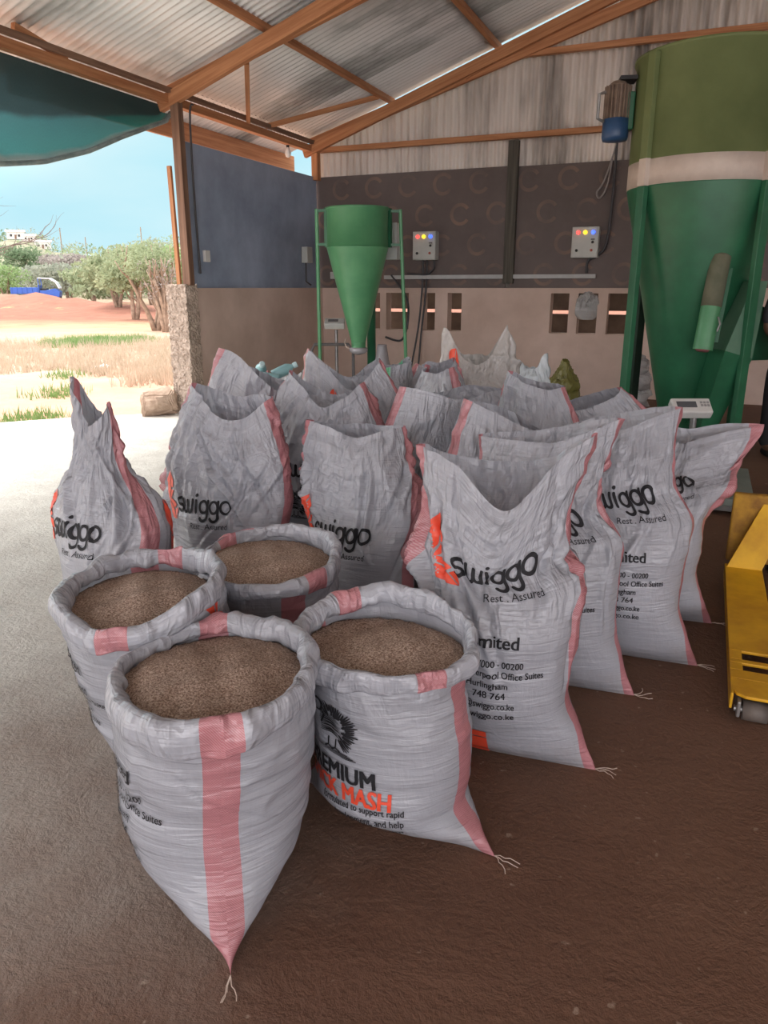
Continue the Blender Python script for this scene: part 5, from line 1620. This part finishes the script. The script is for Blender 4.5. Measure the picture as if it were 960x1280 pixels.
    MB().box((0, -0.104, 1.585), (0.045, 0.012, 0.010)).build('mouth', plain('lips', (0.14, 0.06, 0.045)), t, bevel=0.003)


person()


# ------------------------------------------------------------------ the yard, the bush and the hills beyond
def hill(x, y):
    d = np.hypot(x, y); az = np.degrees(np.arctan2(x, y))
    h = -0.06 + 0.03 * np.sin(x * 0.9 + y * 0.4) * smoothstep(9, 14, d) + 0.02 * np.sin(x * 2.3 - y * 1.7) * smoothstep(9, 12, d)
    h += smoothstep(75, 330, d) * (16 + 3 * np.sin(az * 0.21 + 1) + 2.2 * np.sin(az * 0.63) + 1.2 * np.sin(az * 1.7))
    h += smoothstep(100, 240, d) * 1.6 * np.sin(x * 0.03) * np.cos(y * 0.037)
    # earth mounds thrown up along the track
    for mx, my, mr, mh in ((-46.5, 43.2, 4.6, 1.15), (-41.6, 42.0, 3.8, 0.9), (-54, 47.5, 4.5, 1.2), (-36.0, 41.2, 4.4, 0.55), (-33, 37.5, 2.6, 0.3)):
        h += mh * np.exp(-((x - mx) ** 2 + (y - my) ** 2) / (mr * 0.62) ** 2) * (1 + 0.18 * np.sin(x * 3.1 + y * 2.2))
    return h


def terrain():
    m, n, l, b = new_mat('red_earth')
    tc = nd(n, 'ShaderNodeTexCoord'); P = tc.outputs['Object']
    ln = nd(n, 'ShaderNodeVectorMath', operation='LENGTH'); l.new(P, ln.inputs[0])
    dist = ln.outputs['Value']
    wob = math_node(n, l, 'ADD', dist, math_node(n, l, 'MULTIPLY', math_node(n, l, 'SUBTRACT', noise(n, l, P, 0.22, 5, 0.6), 0.5), 12.0))
    g = math_node(n, l, 'DIVIDE', wob, 140.0)
    base = ramp(n, l, g, [(0.0, (0.56, 0.33, 0.24)), (0.085, (0.57, 0.335, 0.245)), (0.115, (0.46, 0.34, 0.26)), (0.19, (0.48, 0.325, 0.245)), (0.24, (0.46, 0.25, 0.155)), (0.30, (0.26, 0.115, 0.08)), (0.46, (0.28, 0.125, 0.088)), (0.60, (0.27, 0.21, 0.15)), (1.0, (0.24, 0.235, 0.165))])
    v = noise(n, l, P, 0.9, 6, 0.65)
    c = mix_col(n, l, 0.55, base, ramp(n, l, v, [(0.3, (0.62, 0.6, 0.58)), (0.7, (1.25, 1.2, 1.15))]), 'MULTIPLY')
    gr = ramp(n, l, noise(n, l, P, 0.55, 5, 0.6), [(0.60, 0.0), (0.70, 0.55)])
    c = mix_col(n, l, gr, c, (0.36, 0.36, 0.17))
    l.new(c, b.inputs['Base Color']); b.inputs['Roughness'].default_value = 0.95
    b.inputs['Specular IOR Level'].default_value = 0.15
    bump(n, l, b, noise(n, l, P, 5, 6, 0.7), 0.6, 0.06)
    NA, NR = 240, 170
    az = np.radians(np.linspace(-175, 120, NA)); rr = 2.0 * (480 / 2.0) ** (np.linspace(0, 1, NR))
    A, R = np.meshgrid(az, rr)
    X, Y = R * np.sin(A), R * np.cos(A)
    Z = hill(X, Y)
    inside = (X > -5.75) & (Y < 12)
    Z[inside] = np.minimum(Z[inside], -0.125)
    Z[(X > -8.4) & (X <= -5.75) & (Y < 7.9)] = -0.055
    vs = np.stack([X, Y, Z], -1).reshape(-1, 3)
    fs = [(j * NA + i, (j + 1) * NA + i, (j + 1) * NA + i + 1, j * NA + i + 1) for j in range(NR - 1) for i in range(NA - 1)]
    o = mesh_obj('ground', vs, fs, m, None, True)
    struct(o)


terrain()


def leaf_mat(name, c1, c2):
    m, n, l, b = new_mat(name)
    tc = nd(n, 'ShaderNodeTexCoord')
    f = noise(n, l, tc.outputs['Object'], 1.4, 4, 0.6)
    c = ramp(n, l, f, [(0.33, c1), (0.67, c2)])
    l.new(c, b.inputs['Base Color']); b.inputs['Roughness'].default_value = 0.8; b.inputs['Specular IOR Level'].default_value = 0.2
    tr = nd(n, 'ShaderNodeBsdfTranslucent'); l.new(c, tr.inputs['Color'])
    mx = nd(n, 'ShaderNodeMixShader'); mx.inputs[0].default_value = 0.4
    l.new(b.outputs[0], mx.inputs[1]); l.new(tr.outputs[0], mx.inputs[2]); l.new(mx.outputs[0], n['Material Output'].inputs['Surface'])
    return m


LEAF = [leaf_mat('pale_acacia_leaf', (0.22, 0.27, 0.155), (0.34, 0.39, 0.24)), leaf_mat('grey_green_leaf', (0.24, 0.265, 0.21), (0.34, 0.36, 0.29)), leaf_mat('fresh_green_leaf', (0.19, 0.29, 0.115), (0.31, 0.42, 0.20)), leaf_mat('dark_green_leaf', (0.12, 0.185, 0.105), (0.20, 0.26, 0.155)), leaf_mat('dry_twig_leaf', (0.28, 0.245, 0.225), (0.37, 0.33, 0.305))]
BARK = speckled('grey_bark', (0.20, 0.14, 0.10), (0.36, 0.27, 0.20), 6, 0.9, 0.5, 0.02)
DRY_GRASS = leaf_mat('dry_straw', (0.42, 0.33, 0.24), (0.58, 0.48, 0.37))
WEED = leaf_mat('weed_green', (0.14, 0.25, 0.08), (0.24, 0.36, 0.13))


def leaf_cloud(clumps, count, size, seed, flat=1.0):
    """Small folded leaves scattered through ellipsoid clumps (centre, radii)."""
    r = np.random.default_rng(seed)
    w = np.array([c[1][0] * c[1][1] * c[1][2] for c in clumps]) ** 0.67; w /= w.sum()
    idx = r.choice(len(clumps), count, p=w)
    d = r.normal(0, 1, (count, 3)); d /= np.linalg.norm(d, axis=1, keepdims=True)
    rad = r.uniform(0.25, 1, count) ** 0.45
    cen = np.array([c[0] for c in clumps])[idx]; rs = np.array([c[1] for c in clumps])[idx]
    p = cen + d * rad[:, None] * rs
    a = r.normal(0, 1, (count, 3)); a /= np.linalg.norm(a, axis=1, keepdims=True)
    b = np.cross(a, r.normal(0, 1, (count, 3))); b /= np.linalg.norm(b, axis=1, keepdims=True)
    s = size * r.uniform(0.6, 1.4, count)[:, None]
    q = np.stack([p - a * s, p + b * s * 0.45, p + a * s, p - b * s * 0.45], 1).reshape(-1, 3)
    return q, [(4 * i, 4 * i + 1, 4 * i + 2, 4 * i + 3) for i in range(count)]


def tree(x, y, h, wdt, label, mat, seed, trunk_h=0.35, name='acacia_tree', cat='tree', group='trees and bushes beyond the yard', count=2200, stems=3, leaf_s=None):
    r = random.Random(seed)
    z0 = float(hill(np.float64(x), np.float64(y)))
    t = empty(name, (x, y, z0), label, cat, group)
    clumps = []
    n = 9
    for i in range(n):
        a = 2 * math.pi * i / n + r.uniform(-.4, .4); q = wdt / 2 * r.uniform(0.25, 0.72)
        clumps.append(((q * math.cos(a), q * math.sin(a), h * r.uniform(trunk_h + 0.15, 0.82)), (wdt * r.uniform(.17, .27), wdt * r.uniform(.17, .27), h * r.uniform(.12, .20))))
    clumps.append(((0, 0, h * 0.75), (wdt * .3, wdt * .3, h * .24)))
    mb = MB()
    for s in range(stems):
        a = 2 * math.pi * s / stems + r.uniform(-.5, .5)
        p = Vector((0.06 * math.cos(a) * h / 3, 0.06 * math.sin(a) * h / 3, -0.05)); pts = [p.copy()]; rs = [h * 0.032]
        d = Vector((0.16 * math.cos(a), 0.16 * math.sin(a), 1)).normalized()
        for k in range(6):
            d = (d + Vector((r.uniform(-.15, .15), r.uniform(-.15, .15), 0.12))).normalized()
            p = p + d * h * 0.125; pts.append(p.copy()); rs.append(h * 0.030 * (1 - k / 7.5))
            if k >= 1:
                e = (d + Vector((r.uniform(-1, 1), r.uniform(-1, 1), 0.3))).normalized()
                mb.tube([p, p + e * h * 0.12, p + e * h * 0.2 + Vector((0, 0, h * .05))], [h * .012, h * .008, h * .004], 5)
        mb.tube(pts, rs, 7)
    mb.build('trunk', BARK, t, smooth=True, loc=(0, 0, 0))
    q, f = leaf_cloud(clumps, count, leaf_s or wdt * 0.028, seed)
    mesh_obj('foliage', q, f, mat, t)
    return t


def at_az(px, d):
    a = -YAW + math.atan((px - 480) / 981.0)
    return d * math.sin(a), d * math.cos(a)


spots = [  # px across the photo, distance, height, width, kind, label
    (191, 29.8, 3.25, 2.5, 0, 0.38, 'feathery pale acacia nearest the pier, forked trunk'),
    (166, 38.8, 3.5, 4.2, 0, 0.34, 'pale acacia just left of and behind the forked one'),
    (146, 52, 3.9, 5.6, 0, 0.22, 'wide pale green tree behind the end of the track'),
    (222, 46, 3.9, 3.8, 2, 0.22, 'bright green tree half hidden by the pier post'),
    (116, 70, 3.3, 6.5, 0, 0.12, 'broad pale bush above the low red mound'),
    (85, 82, 3.7, 8.0, 1, 0.08, 'grey green bush above the blue cargo tricycle cab'),
    (32, 92, 2.9, 7.5, 1, 0.08, 'grey green bush above the blue cargo bed'),
    (6, 78, 3.6, 4.5, 2, 0.08, 'green bush at the outer edge of the yard view'),
    (34, 140, 5.0, 9.0, 3, 0.05, 'dark green round bush on the lower slope'),
    (188, 75, 5.6, 8.0, 0, 0.15, 'tall pale tree rising behind the forked acacia'),
    (136, 100, 4.6, 10.0, 1, 0.06, 'grey thicket bush halfway up the slope'),
    (92, 150, 4.6, 13.0, 4, 0.05, 'leafless brownish thicket on the slope'),
    (165, 120, 6.5, 11.0, 0, 0.06, 'pale bush high on the slope above the track'),
]
for i, (px, d, h, w, k, th, lab) in enumerate(spots):
    x, y = at_az(px, d)
    tree(x, y, h, w, lab, LEAF[k], 100 + i, th, 'acacia_tree' if th > 0.2 else 'bush', 'tree' if th > 0.2 else 'bush', count=2600 if d < 60 else 2000, stems=3 if th > 0.2 else 4)
# a dry many-stemmed shrub at the forked acacia's foot
x, y = at_az(203, 28.5)
tree(x, y, 2.6, 1.7, 'dry twiggy shrub against the forked acacia trunk', LEAF[4], 130, 0.3, 'dry_shrub', 'shrub', count=420, stems=12, leaf_s=0.05)


def scrub():
    r = np.random.default_rng(77)
    qs, fs = [], []
    k = 0
    groups = {0: [], 1: [], 3: []}
    for i in range(900):
        a = math.radians(r.uniform(-95, -18)); d = r.uniform(85, 345)
        x, y = d * math.sin(a), d * math.cos(a)
        z = float(hill(np.float64(x), np.float64(y)))
        s = r.uniform(1.6, 4.2)
        groups[(0, 1, 1, 3)[i % 4]].append(((x, y, z + s * 0.45), (s * 1.1, s * 1.1, s * 0.75)))
    V_, F_, K_ = [], [], []
    for slot, kind in enumerate((0, 1, 3)):
        q, f = leaf_cloud(groups[kind], 15000, 0.42, 5 + kind)
        k = sum(len(x) for x in V_)
        V_.append(q); F_ += [tuple(i + k for i in g) for g in f]; K_ += [slot] * len(f)
    o = mesh_obj('scrub', np.vstack(V_), F_, LEAF[0])
    o.data.materials.append(LEAF[1]); o.data.materials.append(LEAF[3])
    o.data.polygons.foreach_set('material_index', K_)
    tag(o, 'mixed green scrub covering the far hillside', 'scrub', None, 'stuff')


scrub()


def grass(name, n, seed, area, mat, label, hgt, dens=None):
    r = np.random.default_rng(seed)
    vs, fs = [], []
    for i in range(n):
        a = math.radians(r.uniform(area[0], area[1])); d = r.uniform(area[2], area[3])
        cx, cy = d * math.sin(a), d * math.cos(a)
        if dens is not None and not dens(cx, cy):
            continue
        z = float(hill(np.float64(cx), np.float64(cy)))
        for b in range(7):
            x, y = cx + r.normal(0, 0.09), cy + r.normal(0, 0.09); h = hgt * r.uniform(0.5, 1.3)
            t = r.uniform(0, 6.28); wv = 0.011; lx, ly = r.normal(0, 0.3, 2) * h
            k = len(vs)
            vs += [(x - wv * math.cos(t), y - wv * math.sin(t), z - 0.02), (x + wv * math.cos(t), y + wv * math.sin(t), z - 0.02), (x + lx, y + ly, z + h)]
            fs.append((k, k + 1, k + 2))
    return tag(mesh_obj(name, vs, fs, mat), label, 'grass', None, 'stuff')


grass('dry_grass', 5200, 3, (-78, -30, 12.5, 24), DRY_GRASS, 'dry straw-coloured grass standing across the yard', 0.22, lambda x, y: math.sin(x * 0.8) + math.sin(y * 0.9 + x * 0.3) + 0.2 * math.sin(x * 3) > -0.75)
wx, wy = at_az(118, 23.0)
grass('green_weeds', 5200, 4, (-52, -36, 19, 27), WEED, 'patch of fresh green weeds in the dry grass', 0.20, lambda x, y: ((x - wx) / 1.5) ** 2 + ((y - wy) / 1.6) ** 2 < 1)
grass('green_weeds', 2400, 6, (-70, -30, 9, 14.5), WEED, 'scattered green weeds along the edge of the bare earth', 0.13, lambda x, y: math.sin(x * 2.1 + 1) * math.sin(y * 1.7) > 0.72)


# bare thorn branch reaching in from the yard's outer side
def thorn():
    r = random.Random(9)
    x, y = -12.05, 8.6
    t = empty('thorn_tree', (x, y, -0.06), 'bare thorny tree reaching in under the green net', 'tree')
    mb = MB()

    def grow(p, d, L, rad, lev):
        pts = [p.copy()]; q = p.copy(); dd = d.copy()
        for k in range(6):
            dd = (dd + Vector((r.uniform(-.22, .22), r.uniform(-.22, .22), r.uniform(-.15, .2)))).normalized()
            q = q + dd * L / 6; pts.append(q.copy())
            if lev > 0 and k >= 1:
                e = (dd + Vector((r.uniform(-1, 1), r.uniform(-1, 1), r.uniform(-.6, .8)))).normalized()
                grow(q, e, L * 0.5, rad * 0.45, lev - 1)
        mb.tube(pts, [rad * (1 - 0.12 * i) for i in range(7)], 6)
    for k in range(3):
        a = 2.1 * k
        grow(Vector((0, 0, 0)), Vector((0.45 * math.cos(a) + 0.25, 0.45 * math.sin(a), 1)).normalized(), 2.9, 0.045, 3)
    mb.build('branches', speckled('grey_twig', (0.12, 0.10, 0.09), (0.22, 0.19, 0.17), 8, 0.9), t, smooth=True)


thorn()


# blue cargo tricycle on the far track
def tricycle():
    x, y = at_az(48, 66.5)
    z = float(hill(np.float64(x), np.float64(y)))
    t = empty('cargo_tricycle', (x, y, max(z, 0.15)), 'blue three-wheeled cargo tricycle with pale canopy behind red mounds', 'tricycle', rotz=math.radians(36))
    blue = plain('blue_body', (0.025, 0.10, 0.42), 0.4); pale = plain('pale_canopy', (0.66, 0.70, 0.74), 0.4)
    mb = MB().box((-0.9, 0, 0.62), (2.0, 1.3, 0.06))
    for sy in (-0.63, 0.63):
        mb.box((-0.9, sy, 0.86), (2.0, 0.05, 0.42))
    mb.box((-1.88, 0, 0.86), (0.05, 1.3, 0.42)).box((0.10, 0, 0.95), (0.05, 1.3, 0.6))
    for i in range(6):
        for sy in (-0.67, 0.67):
            mb.box((-1.8 + 0.36 * i, sy, 0.86), (0.05, 0.04, 0.46))
    mb.build('cargo_bed', blue, t, bevel=0.01)
    c = MB().prism([(0.15, -0.6, 0.45), (1.55, -0.6, 0.35), (1.62, -0.6, 0.75), (1.30, -0.6, 1.0), (0.55, -0.6, 0.85), (0.15, -0.6, 0.85)], (0, 1.2, 0))
    c.build('cab_body', blue, t, bevel=0.03)
    MB().prism([(0.10, -0.62, 1.72), (0.15, -0.62, 1.80), (0.95, -0.62, 1.78), (1.42, -0.62, 1.45), (1.62, -0.62, 1.0), (1.55, -0.62, 0.98), (1.36, -0.62, 1.40), (0.92, -0.62, 1.70)], (0, 1.24, 0)).build('canopy', pale, t, bevel=0.02)
    MB().prism([(1.40, -0.5, 1.38), (1.56, -0.5, 1.0), (1.54, -0.5, 1.0), (1.38, -0.5, 1.38)], (0, 1.0, 0)).build('windscreen', plain('dark_glass', (0.05, 0.06, 0.07), 0.1), t)
    for sy in (-0.58, 0.58):
        MB().bar((0.15, sy, 0.85), (0.12, sy, 1.75), 0.05, 0.05).build('canopy_post', blue, t)
    MB().box((0.45, 0, 0.93), (0.45, 0.8, 0.16)).build('seat', M_BLACK, t, bevel=0.03)
    MB().tube([(1.0, -0.35, 1.15), (1.1, 0, 1.1), (1.0, 0.35, 1.15)], 0.02, 8).build('handlebar', M_STEEL, t)
    for wx_, wy_ in ((1.35, 0), (-0.9, -0.6), (-0.9, 0.6)):
        w = MB().tube([(wx_, wy_ - 0.06, 0.27), (wx_, wy_ + 0.06, 0.27)], 0.27, 24).build('wheel', M_BLACK, t, smooth=True)
        MB().tube([(wx_, wy_ - 0.07, 0.27), (wx_, wy_ + 0.07, 0.27)], 0.15, 16).build('hub', M_STEEL, w)


tricycle()

# a scrap of white plastic, a bird-limed post, poles and houses on the ridge
x, y = at_az(113, 15.6)
o = MB().add([(-.22, -.05, 0), (.0, -.12, .05), (.2, -.02, .02), (.24, .1, .05), (.02, .12, .09), (-.2, .1, .03)], [(0, 1, 4, 5), (1, 2, 3, 4)]).build('plastic_scrap', M_WHITE)
o.location = (x, y, -0.05)
md = o.modifiers.new('thick', 'SOLIDIFY'); md.thickness = 0.004
tag(o, 'crumpled white plastic scrap on the bare earth', 'litter')
for i, (px, d, h, lab) in enumerate(((83, 300, 9.5, 'utility pole on the ridge, above the dark bush'), (113, 330, 7.5, 'utility pole on the ridge, middle one of three'), (182, 300, 8.5, 'utility pole on the ridge, nearest to the pier post'))):
    x, y = at_az(px, d); z = float(hill(np.float64(x), np.float64(y)))
    t = empty('utility_pole', (x, y, z - 0.3), lab, 'pole', 'utility poles on the ridge')
    MB().tube([(0, 0, 0), (0, 0, h)], [0.22, 0.15], 8).build('mast', BARK, t)
    MB().box((0, 0, h - 0.8), (2.2, 0.18, 0.18), Matrix.Rotation(-0.7, 3, 'Z')).build('crossarm', BARK, t)
for i, (px, d, w, lab) in enumerate(((28, 240, 4.4, 'low white house on the ridge at the outer edge'), (44, 246, 3.4, 'small white house on the ridge above the bare slope'), (60, 240, 4.2, 'low white house on the ridge below the dark trees'), (120, 215, 3.2, 'tiny blue-roofed hut on the slope'))):
    x, y = at_az(px, d); z = float(hill(np.float64(x), np.float64(y)))
    t = empty('house', (x, y, z - 0.5), lab, 'house', 'houses on the ridge', rotz=0.8)
    k = w / 9
    MB().box((0, 0, 1.9 * k + 0.4), (w, 4.5 * k, 3.8 * k)).build('wall', plain('house_white', (0.62, 0.58, 0.54), 0.8), t)
    MB().prism([(-w / 2 - .3, -2.6 * k, 3.8 * k + .4), (-w / 2 - .3, 2.6 * k, 3.8 * k + .4), (-w / 2 - .3, 0, 5.1 * k + .4)], (w + .6, 0, 0)).build('roof', plain('blue_roof', (0.20, 0.38, 0.60), 0.5) if i == 3 else plain('tin_roof', (0.42, 0.38, 0.36), 0.6), t)
    for sx in (-0.25, 0.2):
        MB().box((sx * w, -2.26 * k, 2.2 * k + .3), (1.1 * k, 0.06, 1.2 * k)).build('window', M_BLACK, t)
    MB().box((0, -2.26 * k, 1.3 * k + .4), (1.0 * k, 0.06, 2.2 * k)).build('entrance', M_WOOD_DARK, t)
